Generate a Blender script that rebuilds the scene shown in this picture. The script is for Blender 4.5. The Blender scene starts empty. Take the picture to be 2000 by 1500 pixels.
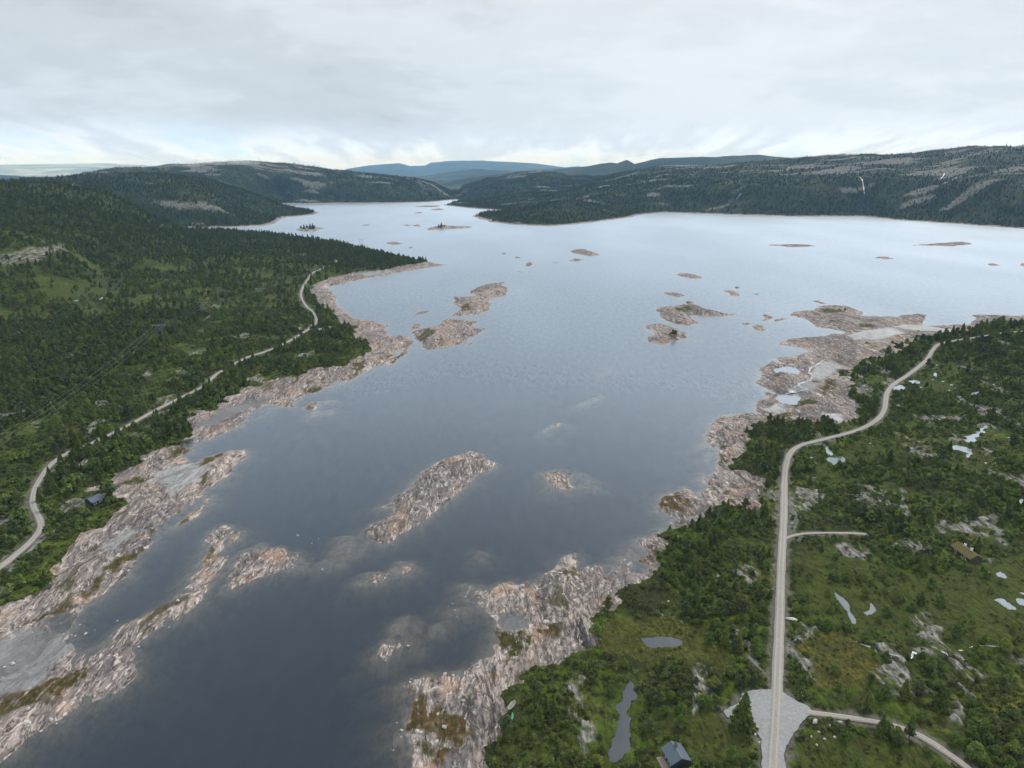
import bpy, bmesh, math, random
import numpy as np
from mathutils import Vector, Matrix

# ------------------------------------------------------------------ camera, sky, light, exposure
scene = bpy.context.scene
CAM_Z, PITCH, FPX = 150.0, math.radians(17.07), 1351.0
cam_d = bpy.data.cameras.new("Camera")
cam_d.sensor_width = 36.0
cam_d.lens = 36.0 * FPX / 2000.0
cam_d.clip_start, cam_d.clip_end = 1.0, 120000.0
cam = bpy.data.objects.new("Camera", cam_d)
cam.location = (0, 0, CAM_Z)
cam.rotation_euler = (math.pi / 2 - PITCH, 0, 0)
scene.collection.objects.link(cam)
scene.camera = cam

SUN_EL, SUN_AZ = math.radians(48), math.radians(35)
world = bpy.data.worlds.new("World")
scene.world = world
world.use_nodes = True
wn, wl = world.node_tree.nodes, world.node_tree.links
wn.clear()
def N(t, nodes, **kw):
    n = nodes.new(t)
    for k, v in kw.items():
        setattr(n, k, v)
    return n
w_out = N('ShaderNodeOutputWorld', wn)
w_bg = N('ShaderNodeBackground', wn)
w_sky = N('ShaderNodeTexSky', wn, sky_type='NISHITA', sun_disc=False, sun_elevation=SUN_EL, sun_rotation=SUN_AZ)
w_tc = N('ShaderNodeTexCoord', wn)
w_sep = N('ShaderNodeSeparateXYZ', wn)
wl.new(w_tc.outputs['Generated'], w_sep.inputs[0])
def wmath(op, a, b=None, clamp=False):
    n = N('ShaderNodeMath', wn, operation=op); n.use_clamp = clamp
    for i, v in enumerate((a, b)):
        if v is None: continue
        if isinstance(v, (int, float)): n.inputs[i].default_value = v
        else: wl.new(v, n.inputs[i])
    return n.outputs[0]
def wramp(fac, stops, interp='EASE'):
    n = N('ShaderNodeValToRGB', wn); n.color_ramp.interpolation = interp
    e = n.color_ramp.elements
    while len(e) < len(stops): e.new(0.5)
    for el, (p, c) in zip(e, stops):
        el.position = p; el.color = (*c, 1)
    wl.new(fac, n.inputs[0]); return n.outputs[0]
zc = wmath('MAXIMUM', w_sep.outputs[2], 0.0)
den = wmath('ADD', zc, 0.20)
comb = N('ShaderNodeCombineXYZ', wn)
wl.new(wmath('DIVIDE', w_sep.outputs[0], den), comb.inputs[0])
wl.new(wmath('DIVIDE', w_sep.outputs[1], den), comb.inputs[1])
def wnoise(scale, detail, rough, off=(0, 0, 0), sc=(1, 1, 1), dist=0.0):
    m = N('ShaderNodeMapping', wn); m.inputs['Location'].default_value = off; m.inputs['Scale'].default_value = sc
    wl.new(comb.outputs[0], m.inputs[0])
    n = N('ShaderNodeTexNoise', wn); n.inputs['Scale'].default_value = scale; n.inputs['Detail'].default_value = detail
    n.inputs['Roughness'].default_value = rough; n.inputs['Distortion'].default_value = dist
    wl.new(m.outputs[0], n.inputs[0]); return n.outputs['Fac']
big = wnoise(0.7, 3, 0.45, (3.1, 7.7, 0), (1, 0.75, 1))
med = wnoise(1.9, 5, 0.52, (0.3, 1.7, 4), (0.8, 1, 1), 0.25)
fine = wnoise(6.0, 6, 0.6, (5.3, 0.7, 2), (0.9, 1, 1), 0.2)
cl = wmath('ADD', wmath('ADD', wmath('MULTIPLY', big, 0.55), wmath('MULTIPLY', med, 0.36)), wmath('MULTIPLY', fine, 0.24))
# the thick grey cloud overhead and to the left thins towards the right and the horizon
tilt = wmath('ADD', wmath('MULTIPLY', w_sep.outputs[2], -0.40), wmath('MULTIPLY', w_sep.outputs[0], 0.15))
cl = wmath('ADD', wmath('SUBTRACT', cl, 0.03), tilt)
ccol = wramp(cl, [(0.28, (0.43, 0.46, 0.47)), (0.40, (0.52, 0.545, 0.55)), (0.50, (0.60, 0.63, 0.64)), (0.62, (0.68, 0.70, 0.71))])
# thin broken bank just above the horizon with paler blue gaps
low = wnoise(2.0, 6, 0.6, (11, 2, 0), (0.7, 0.22, 1))
hz = wramp(w_sep.outputs[2], [(0.0, (0, 0, 0)), (0.018, (0, 0, 0)), (0.075, (1, 1, 1)), (1.0, (1, 1, 1))])
hcol = wramp(low, [(0.38, (0.60, 0.84, 1.10)), (0.48, (0.78, 0.92, 1.14)), (0.56, (0.56, 0.69, 0.88)), (0.66, (0.74, 0.89, 1.14))])
tintc = wramp(w_sep.outputs[2], [(0.0, (0.78, 0.93, 1.14)), (0.07, (0.87, 0.96, 1.09)), (0.22, (0.99, 1.0, 1.01)), (1.0, (1, 1, 1))], 'LINEAR')
mt_ = N('ShaderNodeMix', wn, data_type='RGBA', blend_type='MULTIPLY'); mt_.inputs['Factor'].default_value = 1; wl.new(ccol, mt_.inputs['A']); wl.new(tintc, mt_.inputs['B']); ccol = mt_.outputs['Result']
mixh = N('ShaderNodeMix', wn, data_type='RGBA'); wl.new(hz, mixh.inputs['Factor']); wl.new(hcol, mixh.inputs['A']); wl.new(ccol, mixh.inputs['B'])
skys = N('ShaderNodeMix', wn, data_type='RGBA', blend_type='MULTIPLY'); skys.inputs['Factor'].default_value = 1
wl.new(w_sky.outputs[0], skys.inputs['A']); skys.inputs['B'].default_value = (0.1, 0.1, 0.1, 1)
mixs = N('ShaderNodeMix', wn, data_type='RGBA'); mixs.inputs['Factor'].default_value = 0.92
wl.new(skys.outputs['Result'], mixs.inputs['A']); wl.new(mixh.outputs['Result'], mixs.inputs['B'])
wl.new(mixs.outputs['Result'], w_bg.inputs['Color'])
# sky strength by height, a little stronger overhead, above the picture
# an added bright belt, out of view, put in to brighten the lake's reflection
sky_boost = wramp(w_sep.outputs[2], [(p_, (v_, v_, v_)) for p_, v_ in ((0.0, 0.25), (0.215, 0.25), (0.25, 0.52), (0.29, 0.74), (0.36, 0.66), (0.50, 0.40), (0.68, 0.25), (1.0, 0.34))], 'LINEAR')
wl.new(wmath('MULTIPLY', sky_boost, 4.0), w_bg.inputs['Strength'])
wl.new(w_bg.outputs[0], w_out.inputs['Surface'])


sun_d = bpy.data.lights.new("Sun", 'SUN'); sun_d.energy = 1.5; sun_d.angle = math.radians(14); sun_d.color = (1.0, 0.96, 0.9)
sun = bpy.data.objects.new("Sun", sun_d); scene.collection.objects.link(sun)
sv = Vector((math.sin(SUN_AZ) * math.cos(SUN_EL), math.cos(SUN_AZ) * math.cos(SUN_EL), math.sin(SUN_EL)))
sun.rotation_euler = sv.to_track_quat('Z', 'Y').to_euler(); sun.location = (0, 0, 900)
vs = scene.view_settings
vs.view_transform = 'Standard'; vs.look = 'None'; vs.exposure = 0.38; vs.gamma = 1.0
scene.cycles.max_bounces = 6; scene.cycles.volume_bounces = 1; scene.cycles.transparent_max_bounces = 8
scene.cycles.use_denoising = True

# ------------------------------------------------------------------ helpers
def tag(o, label=None, cat=None, group=None, kind=None):
    if label: o['label'] = label
    if cat: o['category'] = cat
    if group: o['group'] = group
    if kind: o['kind'] = kind
    return o
def link(o, parent=None):
    scene.collection.objects.link(o)
    if parent: o.parent = parent
    return o
def mesh_np(name, V, F, smooth=False):
    """V (n,3); F (m,k) array of equal-length faces"""
    me = bpy.data.meshes.new(name)
    V = np.asarray(V, dtype=np.float32); F = np.asarray(F, dtype=np.int32)
    me.vertices.add(len(V)); me.vertices.foreach_set('co', V.ravel())
    k = F.shape[1]
    me.loops.add(F.size); me.loops.foreach_set('vertex_index', F.ravel())
    me.polygons.add(len(F)); me.polygons.foreach_set('loop_start', np.arange(0, F.size, k, dtype=np.int32))
    me.polygons.foreach_set('use_smooth', np.full(len(F), smooth))
    me.update(calc_edges=True)
    return me
P8 = np.random.RandomState(7).permutation(256).astype(np.int32)
GA = np.random.RandomState(8).rand(256) * 2 * np.pi
GX, GY = np.cos(GA).astype(np.float32), np.sin(GA).astype(np.float32)
def perlin(x, y, seed=0):
    x = np.asarray(x, dtype=np.float64) + seed * 17.31; y = np.asarray(y, dtype=np.float64) - seed * 9.73
    xf, yf = np.floor(x), np.floor(y)
    xi, yi = xf.astype(np.int64), yf.astype(np.int64)
    u, v = (x - xf).astype(np.float32), (y - yf).astype(np.float32)
    def g(ix, iy, dx, dy):
        h = P8[(P8[ix & 255] + iy) & 255]
        return GX[h] * dx + GY[h] * dy
    fu, fv = u * u * u * (u * (u * 6 - 15) + 10), v * v * v * (v * (v * 6 - 15) + 10)
    a = g(xi, yi, u, v); b = g(xi + 1, yi, u - 1, v); c = g(xi, yi + 1, u, v - 1); d = g(xi + 1, yi + 1, u - 1, v - 1)
    return 1.5 * ((a + (b - a) * fu) * (1 - fv) + (c + (d - c) * fu) * fv)
def fbm(x, y, wl_, oct=4, seed=0, sp=None, gain=0.5):
    s = 0; a = 1.0
    for k in range(oct):
        w = wl_ / 2 ** k
        n = perlin(x / w, y / w, seed + k * 3)
        if sp is not None: n = n * np.clip(w / (2.2 * sp) - 0.6, 0, 1)
        s = s + a * n; a *= gain
    return s
def sstep(a, b, x):
    t = np.clip((x - a) / (b - a), 0, 1); return t * t * (3 - 2 * t)
CP, SP = math.cos(PITCH), math.sin(PITCH)
def ray(px, py):
    x = (np.asarray(px, float) - 1000) / FPX; y = (750 - np.asarray(py, float)) / FPX
    return np.stack([x, CP + y * SP, -SP + y * CP], -1)
def flat(px, py, z=0.0):
    """a point of the photograph on the level z"""
    d = ray(px, py); dz = np.minimum(d[..., 2], -0.004)
    return d[..., :2] * ((z - CAM_Z) / dz)[..., None]
def poly(pts, z=0.0):
    a = np.array(pts, float); return flat(a[:, 0], a[:, 1], z)
def sd_poly(X, Y, pg, closed=True, want_sign=True):
    """distance to a polygon outline, positive inside"""
    d2 = np.full(X.shape, 1e12, np.float32); ins = np.zeros(X.shape, bool)
    n = len(pg)
    for i in range(n if closed else n - 1):
        ax, ay = pg[i]; bx, by = pg[(i + 1) % n]
        ex, ey = bx - ax, by - ay
        wx, wy = X - ax, Y - ay
        t = np.clip((wx * ex + wy * ey) / max(ex * ex + ey * ey, 1e-9), 0, 1)
        q = (wx - t * ex) ** 2 + (wy - t * ey) ** 2
        np.minimum(d2, q, out=d2)
        if want_sign and ay != by:
            c = ((ay > Y) != (by > Y)) & (X < ex * (Y - ay) / ey + ax)
            ins ^= c
    d = np.sqrt(d2)
    return np.where(ins, d, -d) if want_sign else d
def sd_cull(X, Y, pg, margin, closed=True, want_sign=True, default=None):
    out = np.full(X.shape, -margin if want_sign else margin, np.float32)
    lo, hi = pg.min(0) - margin, pg.max(0) + margin
    m = (X > lo[0]) & (X < hi[0]) & (Y > lo[1]) & (Y < hi[1])
    if m.any():
        out[m] = sd_poly(X[m], Y[m], pg, closed, want_sign)
    return out

# ------------------------------------------------------------------ outlines read from the photograph (2000 x 1500 px)
SHORE_R = [(830,1700),(815,1560),(807,1500),(800,1475),(799,1462),(780,1442),(780,1420),(792,1405),(800,1375),(803,1357),(787,1350),(782,1340),(805,1327),(830,1322),(862,1316),
 (890,1312),(925,1300),(957,1285),(965,1275),(962,1265),(970,1250),(960,1237),(972,1227),(975,1217),(960,1205),(940,1197),(920,1200),(895,1202),(882,1192),(900,1187),(917,1185),
 (905,1167),(925,1162),(912,1142),(935,1142),(947,1152),(965,1157),(962,1147),(982,1140),(1005,1135),(1025,1142),(1050,1138),(1065,1122),(1087,1117),(1100,1104),(1100,1087),(1117,1082),
 (1122,1092),(1122,1112),(1132,1125),(1150,1112),(1175,1106),(1200,1102),(1197,1087),(1222,1080),(1230,1062),(1250,1054),(1275,1047),(1300,1030),(1307,1022),(1322,1013),(1308,1009),
 (1285,1000),(1280,985),(1290,970),(1315,962),(1337,951),(1355,960),(1382,960),(1395,947),(1402,932),(1407,912),(1402,895),(1400,880),(1372,871),(1382,857),(1387,835),(1397,817),
 (1425,807),(1470,802),(1477,790),(1490,780),(1512,776),(1482,760),(1472,745),(1475,730),(1492,717),(1512,700),(1537,697),(1560,695),(1582,685),(1545,677),(1525,675),(1545,662),
 (1572,660),(1607,657),(1625,653),(1660,652),(1640,646),(1602,642),(1590,630),(1570,620),(1547,615),(1550,607),(1587,607),(1597,597),(1625,596),(1655,597),(1677,606),(1675,615),
 (1750,618),(1775,616),(1800,612),(1812,617),(1800,630),(1800,636),(1822,636),(1850,636),(1897,632),(1912,622),(1900,615),(1937,616),(2000,615),(2150,612),(2500,600),(3000,560)]
SHORE_FAR = [(3000,480),(2400,462),(2150,454),(2000,447),(1930,442),(1860,437),(1755,430),(1685,423),(1615,423),(1545,423),(1440,420),(1300,415),(1247,420),(1230,425),(1177,432),(1118,439),(1072,442),
 (1002,439),(960,434),(922,423),(935,416),(990,411),(967,410),(920,407),(866,401),(880,396),(897,390),(880,390.5),(845,394.5),(760,396.5),(700,397),(600,398),(520,398),(510,402),(560,406),
 (612,411),(622,415),(615,419),(590,422),(560,424),(545,429),(540,435),(524,440),(470,443),(430,444.5),(340,446),(330,452),(430,450),(520,456),(600,463),(660,474),(720,488),(780,502),(835,512)]
SHORE_L = [(870,517),(850,522),(820,525),(787,531),(762,536),(735,541),(700,547),(660,555),(642,562),(642,567),(650,580),(655,585),(672,597),(675,610),(685,620),(700,624),(725,626),(757,629),
 (762,634),(752,642),(750,655),(780,656),(797,657),(803,667),(800,677),(792,687),(767,710),(740,715),(705,732),(650,757),(595,770),(567,782),(575,792),(537,795),(500,818),(465,832),
 (425,850),(377,870),(382,880),(360,890),(355,900),(375,905),(400,892),(440,880),(465,880),(482,895),(457,910),(455,925),(430,945),(407,960),(402,980),(375,1015),(342,1035),
 (312,1055),(267,1082),(240,1125),(212,1145),(185,1170),(160,1190),(140,1215),(135,1235),(137,1260),(150,1277),(175,1265),(200,1252),(225,1232),(240,1220),(275,1205),(312,1185),
 (350,1155),(370,1132),(385,1105),(398,1078),(397,1055),(412,1040),(440,1025),(465,1037),(462,1052),(430,1072),(422,1082),(437,1090),(425,1107),(414,1132),(405,1150),(390,1177),
 (362,1200),(342,1210),(325,1198),(297,1222),(290,1235),(270,1247),(250,1267),(255,1295),(260,1325),(225,1347),(195,1367),(172,1375),(150,1402),(105,1415),(65,1427),(40,1447),
 (22,1467),(0,1487),(-80,1540),(-200,1620),(-300,1700)]
LAKE = poly(SHORE_R + SHORE_FAR + SHORE_L)

# (outline, peak height in metres)
ISLANDS = [
 ([(710,1040),(733,1021),(771,1005),(775,970),(806,942),(815,925),(845,907),(873,893),(915,879),(936,883),(946,895),(964,902),(950,918),(929,928),(925,940),(897,960),(866,984),(838,1007),(810,1030),(775,1047),(747,1065),(722,1058)], 4.6),
 ([(1067,928),(1085,922),(1110,924),(1112,940),(1125,955),(1120,958),(1085,958),(1072,942)], 1.8),
 ([(602,790),(612,783),(640,780),(655,781),(640,788),(615,797),(603,797)], 0.9),
 ([(805,655),(817,645),(850,640),(862,630),(882,621),(895,625),(925,629),(915,635),(925,642),(950,641),(930,655),(912,670),(890,672),(855,680),(830,684),(815,677),(810,667)], 3.5),
 ([(882,582),(892,579),(900,582),(920,581),(937,577),(922,572),(932,561),(962,556),(980,551),(982,559),(996,562),(992,575),(970,580),(955,586),(952,607),(937,615),(915,616),(890,617),(900,602),(892,595),(897,585)], 4.0),
 ([(1280,601),(1310,601),(1335,596),(1357,597),(1380,602),(1405,612),(1435,614),(1400,616),(1362,616),(1357,622),(1362,630),(1340,636),(1320,633),(1300,624),(1295,612)], 4.0),
 ([(1267,637),(1280,634),(1300,637),(1317,640),(1337,652),(1340,660),(1320,670),(1302,676),(1275,670),(1272,652)], 3.6),
 ([(1300,574),(1325,573),(1340,577),(1330,581),(1315,578)], 1.3),
 ([(1413,569),(1428,568),(1441,573),(1437,578),(1425,578)], 1.6),
 ([(1492,617),(1502,616),(1507,620),(1499,628),(1493,626)], 1.8),
 ([(1515,623),(1530,620),(1534,622),(1520,627)], 1.0),
 ([(1472,638),(1482,636),(1491,640),(1486,645),(1474,644)], 1.5),
 ([(1441,632),(1452,631),(1458,635),(1450,637)], 0.5),
 ([(1338,590),(1346,588),(1350,591),(1342,593)], 0.8),
 ([(1318,536),(1335,534),(1360,538),(1377,543),(1350,544),(1330,539)], 2.2),
 ([(1430,561),(1437,560),(1443,562),(1436,564)], 0.6),
 ([(1472,574),(1482,573),(1489,576),(1480,577)], 0.5),
 ([(1505,479),(1530,478),(1570,478),(1594,481),(1570,483),(1535,482)], 1.7),
 ([(1768,479),(1810,478),(1850,474),(1875,473),(1904,477),(1860,481),(1830,480)], 3.0),
 ([(1706,503),(1725,501),(1752,506),(1730,507)], 1.2),
 ([(1920,515),(1937,515),(1952,519),(1935,520)], 1.2),
 ([(1988,518),(2002,514),(2015,518),(2000,521)], 1.4),
 ([(1114,493),(1128,488),(1142,487),(1160,492),(1172,498),(1145,500),(1135,497)], 3.0),
 ([(1108,510),(1125,505),(1146,507),(1130,511)], 1.5),
 ([(1025,516),(1037,512),(1045,515),(1037,520),(1028,520)], 1.8),
 ([(980,494),(985,493.5),(990,495.5),(984,497)], 0.8),
 ([(1008,502),(1014,501.5),(1020,503.5),(1013,505)], 0.8),
 ([(1012,531),(1018,530),(1022,532.5),(1016,534)], 0.7),
 ([(1080,512),(1085,511.5),(1088,513.5),(1083,514.5)], 0.6),
 ([(832,450),(845,444),(862,440),(890,443),(925,444),(897,447),(860,448)], 3.6),
 ([(785,440),(797,438),(804,440),(795,442)], 1.0),
 ([(806,440.5),(815,438.5),(824,441),(814,443)], 1.2),
 ([(578,449),(592,444),(612,444),(635,446),(622,450),(600,453)], 3.0),
 ([(750,475),(770,472.5),(790,476.5),(770,478)], 1.5),
 ([(796,485),(803,482.5),(811,482.5),(803,486)], 0.9),
 ([(810,404),(832,401.5),(862,402.5),(850,404.5),(830,404.5)], 1.6),
 ([(840,409),(855,407.5),(870,409),(855,410.5)], 1.5),
 ([(812,415.5),(820,413.5),(826,415.5),(818,417)], 0.9),
 ([(706,440),(716,438.5),(724,440),(714,441)], 0.6),
 ([(811,613),(822,608),(835,608),(832,613),(820,616)], 1.5),
 ([(804,634),(812,632),(819,640),(813,644),(806,641)], 1.4),
 ([(845,614),(849,613),(852,614.5),(848,615.5)], 0.5),
 ([(917,670),(925,668),(927,671),(920,673)], 0.5),
 ([(1593,588),(1603,586),(1614,593),(1605,594)], 1.0),
 ([(478,1112),(494,1100),(516,1090),(529,1077),(538,1082),(541,1094),(522,1102),(505,1108),(490,1116)], 0.45),
 ([(556,1101),(566,1091),(577,1086),(573,1094),(562,1103)], 0.35),
 ([(1066,846),(1075,833),(1088,827),(1092,830),(1080,840),(1070,848)], 0.25),
 ([(905,1166),(916,1150),(932,1143),(950,1154),(964,1158),(985,1142),(1025,1148),(1030,1180),(1000,1200),(962,1203),(940,1196),(920,1192)], 0.9),
 ([(742,1278),(765,1262),(785,1252),(800,1236),(814,1246),(804,1260),(780,1264),(758,1276)], 0.22),
 ([(722,1134),(738,1125),(758,1121),(752,1131),(735,1139)], 0.15),
 ([(745,988),(758,984),(769,979),(764,987),(752,990)], 0.12),
]
# (outline, crest below the water in metres)
SHOALS = [
 ([(425,1160),(445,1135),(452,1110),(467,1090),(490,1075),(530,1068),(575,1080),(597,1098),(590,1113),(550,1120),(500,1130),(460,1150)], -0.25),
 ([(595,1112),(615,1098),(640,1086),(655,1062),(665,1048),(707,1045),(716,1062),(712,1078),(687,1088),(665,1104),(640,1112)], -0.5),
 ([(690,1138),(700,1124),(722,1117),(750,1118),(785,1093),(812,1096),(822,1108),(806,1124),(775,1128),(745,1142),(710,1146)], -0.42),
 ([(728,1282),(745,1260),(772,1246),(768,1228),(795,1208),(815,1222),(824,1248),(812,1270),(780,1272),(752,1290)], -0.25),
 ([(825,1242),(845,1222),(878,1208),(885,1218),(860,1236)], -0.45),
 ([(1056,920),(1090,914),(1130,920),(1168,935),(1178,952),(1160,955),(1140,958),(1110,968),(1070,962)], -0.95),
 ([(1125,792),(1150,775),(1168,772),(1150,786),(1130,796)], -0.5),
 ([(1165,735),(1185,718),(1215,708),(1195,728)], -1.0),
 ([(1370,897),(1385,880),(1392,885),(1380,902)], -0.35),
 ([(1368,940),(1378,924),(1388,930),(1378,946)], -0.3),
 ([(925,1088),(933,1072),(946,1078),(942,1092)], -1.0),
 ([(1014,574),(1022,561),(1030,563),(1022,578)], -0.5),
 ([(603,806),(622,800),(655,797),(640,806),(612,812)], -0.5),
 ([(800,1400),(806,1380),(824,1378),(820,1396)], -0.9),
 ([(390,1180),(430,1130),(470,1095),(520,1068),(500,1060),(470,1070),(440,1100),(405,1150)], -0.6),
 ([(200,1380),(235,1355),(265,1330),(272,1300),(262,1270),(300,1240),(320,1212),(300,1205),(240,1250),(150,1400)], -0.45),
]
VEG_L = [(-900,1900),(-700,1500),(-120,1260),(0,1205),(20,1182),(50,1162),(100,1134),(128,1090),(160,1062),(175,1034),(207,1022),(225,1005),(245,982),(234,970),(222,958),(175,955),(225,927),(270,902),(287,892),(325,877),
 (350,860),(375,847),(375,832),(362,822),(392,807),(422,798),(455,775),(500,752),(537,740),(587,730),(625,720),(675,712),(712,695),(727,685),(715,670),(685,655),(685,640),(660,632),(652,612),(642,605),
 (625,600),(617,585),(603,570),(612,560),(640,543),(675,535),(712,530),(762,526),(775,520),(812,515),(846,510),(800,499),(740,483),(640,463),(500,451),(330,450),(0,440),(-1500,440)]
VEG_R = [(957,1700),(957,1500),(957,1457),(990,1450),(995,1412),(979,1375),(987,1350),(1020,1330),(1050,1305),(1075,1295),(1100,1285),(1125,1265),(1160,1250),(1167,1222),(1195,1203),(1225,1165),(1240,1147),
 (1270,1118),(1290,1100),(1290,1075),(1302,1050),(1306,1032),(1342,1027),(1350,1007),(1385,995),(1400,985),(1475,990),(1492,955),(1480,932),(1440,925),(1435,912),(1447,887),(1452,868),(1462,850),
 (1500,822),(1550,822),(1587,827),(1650,822),(1675,822),(1682,812),(1670,795),(1662,765),(1662,725),(1680,705),(1712,697),(1750,692),(1775,680),(1785,657),(1800,655),(1837,650),(1875,650),(1900,642),
 (1937,627),(2000,625),(2150,620),(2500,612),(3000,590),(3000,1900)]
ROADS = {
 'main': ([(1511,1700),(1510,1500),(1513,1440),(1517,1360),(1520,1280),(1523,1200),(1526,1100),(1529,1045),(1531,1000),(1532,940),(1536,905),(1545,883),(1565,869),(1600,860),(1640,850),(1680,838),(1712,820),(1727,800),(1730,780),(1734,765),(1746,750),(1769,735),(1796,715),(1812,700),(1821,685),(1832,673),(1850,668),(1900,660),(1960,650),(2010,647),(2150,640)], 3.7),
 'track': ([(1531,1053),(1545,1047),(1570,1042),(1600,1041),(1660,1041),(1692,1043)], 1.9),
 'branch': ([(1575,1390),(1610,1395),(1650,1400),(1700,1408),(1750,1418),(1800,1438),(1850,1470),(1895,1503),(1980,1580)], 2.3),
 'left': ([(-120,1210),(-60,1150),(0,1107),(40,1075),(68,1048),(80,1026),(73,1006),(64,985),(68,955),(85,925),(105,902),(135,883),(165,872),(200,855),(250,831),(300,803),(350,778),(392,757),(410,742),(430,726),(480,699),(520,686),(560,669),(588,652),(606,640),(618,628),(612,610),(598,598),(588,578),(592,560),(604,541),(612,532),(630,524),(650,518),(658,511),(653,508)], 3.6),
}
PAD = [(1412,1388),(1428,1380),(1443,1373),(1448,1354),(1470,1349),(1506,1348),(1530,1350),(1552,1368),(1586,1388),(1572,1404),(1550,1436),(1532,1468),(1527,1520),(1494,1520),(1490,1470),(1478,1430),(1464,1402),(1440,1398),(1420,1400)]

# ------------------------------------------------------------------ hill layers: (x px, silhouette y px), foot and crest distances
LAYERS = [
 # far pale plateau and ranges
 ([(-800,322),(0,323),(100,322),(200,320),(280,323),(340,332),(400,345)], 24000, 30000),
 ([(-800,344),(0,346),(50,349),(90,352),(160,362)], 8500, 11000),
 ([(640,345),(680,331),(720,325),(780,320),(800,326),(830,325),(842,319),(880,316),(940,315),(1000,318),(1050,321),(1090,327),(1140,334),(1240,345)], 19000, 24000),
 ([(760,356),(830,347),(880,339),(930,333),(1000,337),(1060,334),(1130,328),(1150,331),(1300,332),(1500,333)], 10000, 13000),
 ([(860,366),(920,352),(1000,344),(1060,341),(1120,334),(1160,328),(1190,323),(1205,325),(1224,318),(1240,325),(1290,315),(1340,313),(1400,312),(1440,310),(1480,308),(1505,311),(1560,316),(1700,330)], 5600, 7400),
 ([(880,396),(890,380),(905,364),(950,348),(1000,340),(1060,334),(1100,340),(1160,346),(1260,348)], 3800, 5000),
 # hill with cloud on its top, far left shore
 ([(120,350),(200,334),(260,328),(330,323),(390,318),(440,315),(480,314),(520,316),(560,318),(600,325),(650,331),(700,335),(760,341),(820,347),(850,357),(872,372),(893,390.3)], 3480, 4300),
 # dark hill in front of it
 ([(-900,352),(0,356),(50,352),(120,345),(200,338),(250,336),(300,336),(350,339),(400,345),(430,352),(460,361),(500,371),(540,381),(580,393),(605,403),(622,414)], 2080, 2750),
 # nearer left hill
 ([(-900,360),(-200,362),(0,367),(60,366),(120,371),(160,378),(200,387),(240,400),(275,417),(310,437),(350,450)], 1150, 1650),
 # knoll with a rock face
 ([(-400,470),(-150,464),(0,466),(50,468),(100,478),(135,494),(180,520)], 800, 1100),
 # right headlands and the long right hill
 ([(866,402),(880,398),(920,389),(960,383),(1010,377),(1060,375),(1110,374),(1160,376),(1250,380)], 2900, 3400),
 ([(920,424),(940,418),(970,411),(1010,401),(1060,393),(1110,387),(1160,384),(1230,386),(1290,398),(1330,412)], 2180, 2560),
 ([(1080,384),(1120,367),(1160,354),(1200,343),(1250,333),(1300,328),(1360,326),(1430,323),(1500,318),(1560,312),(1620,309),(1700,305),(1760,302),(1820,297),(1900,291),(2000,289),(2300,282),(3000,290)], 2300, 4200),
]
def layer_curve(pts, rc):
    a = np.array(pts, float); d = ray(a[:, 0], a[:, 1])
    az = np.arctan2(d[:, 0], d[:, 1]); el = d[:, 2] / np.hypot(d[:, 0], d[:, 1])
    return az, CAM_Z + rc * el - (24 if 2000 < rc < 6000 else 9 if rc < 2000 else 0)
LC = [(layer_curve(p, rc) + (rf, rc)) for p, rf, rc in LAYERS]
def hills(x, y):
    r = np.hypot(x, y); az = np.arctan2(x, y)
    out = np.zeros_like(r)
    for k, (a, h, rf, rc) in enumerate(LC):
        hc = np.interp(az, a, h)
        e0 = sstep(a[0] - 0.02, a[0] + 0.01, az); e1 = 1 - sstep(a[-1] - 0.01, a[-1] + 0.02, az)
        hc = np.maximum(hc, 0) * e0 * e1
        if rf > 1000:
            wv = (rc - rf) * 0.10 * perlin(az * 14, r * 0 + k, 40 + k)
        else: wv = 0
        t = (r - rf - wv) / (rc - rf)
        up = np.where(t < 1, np.clip(t, 0, 1) ** 0.9, 1)
        up = up * (1.55 - 0.55 * up) / 1.0
        dn = 1 - 0.75 * sstep(1.0, 2.2 if rc < 9000 else 1.8, t)
        out = np.maximum(out, hc * np.minimum(up, 1) * dn)
    return out
# ------------------------------------------------------------------ ground height
ISL = [(poly(p), pk) for p, pk in ISLANDS]
SHO = [(poly(p), dp) for p, dp in SHOALS]
def land_height(d, x, y):
    r = np.hypot(x, y)
    dl = np.maximum(d, 0)
    g = sstep(30, 160, dl)
    rt = sstep(-160, 0, x) * sstep(1300, 1000, r)
    slope = 0.026 - 0.016 * rt
    h = 5.5 * (1 - np.exp(-dl / 42.0)) + slope * np.minimum(dl, 900)
    und = perlin(x / 150, y / 150, 3) * 5.0 + perlin(x / 62, y / 62, 4) * 2.2
    und = und * (1 - 0.55 * rt)
    h = h + g * und
    h = h + hills(x, y) * sstep(0, 260, dl) * (1 + 0.0 * x)
    return np.where(d > 0, h, -np.minimum(0.34 * -d, 22.0))
def sd_land(x, y): return -sd_poly(x, y, LAKE)
def base_height(x, y):
    return land_height(sd_land(x, y), x, y)
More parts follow.
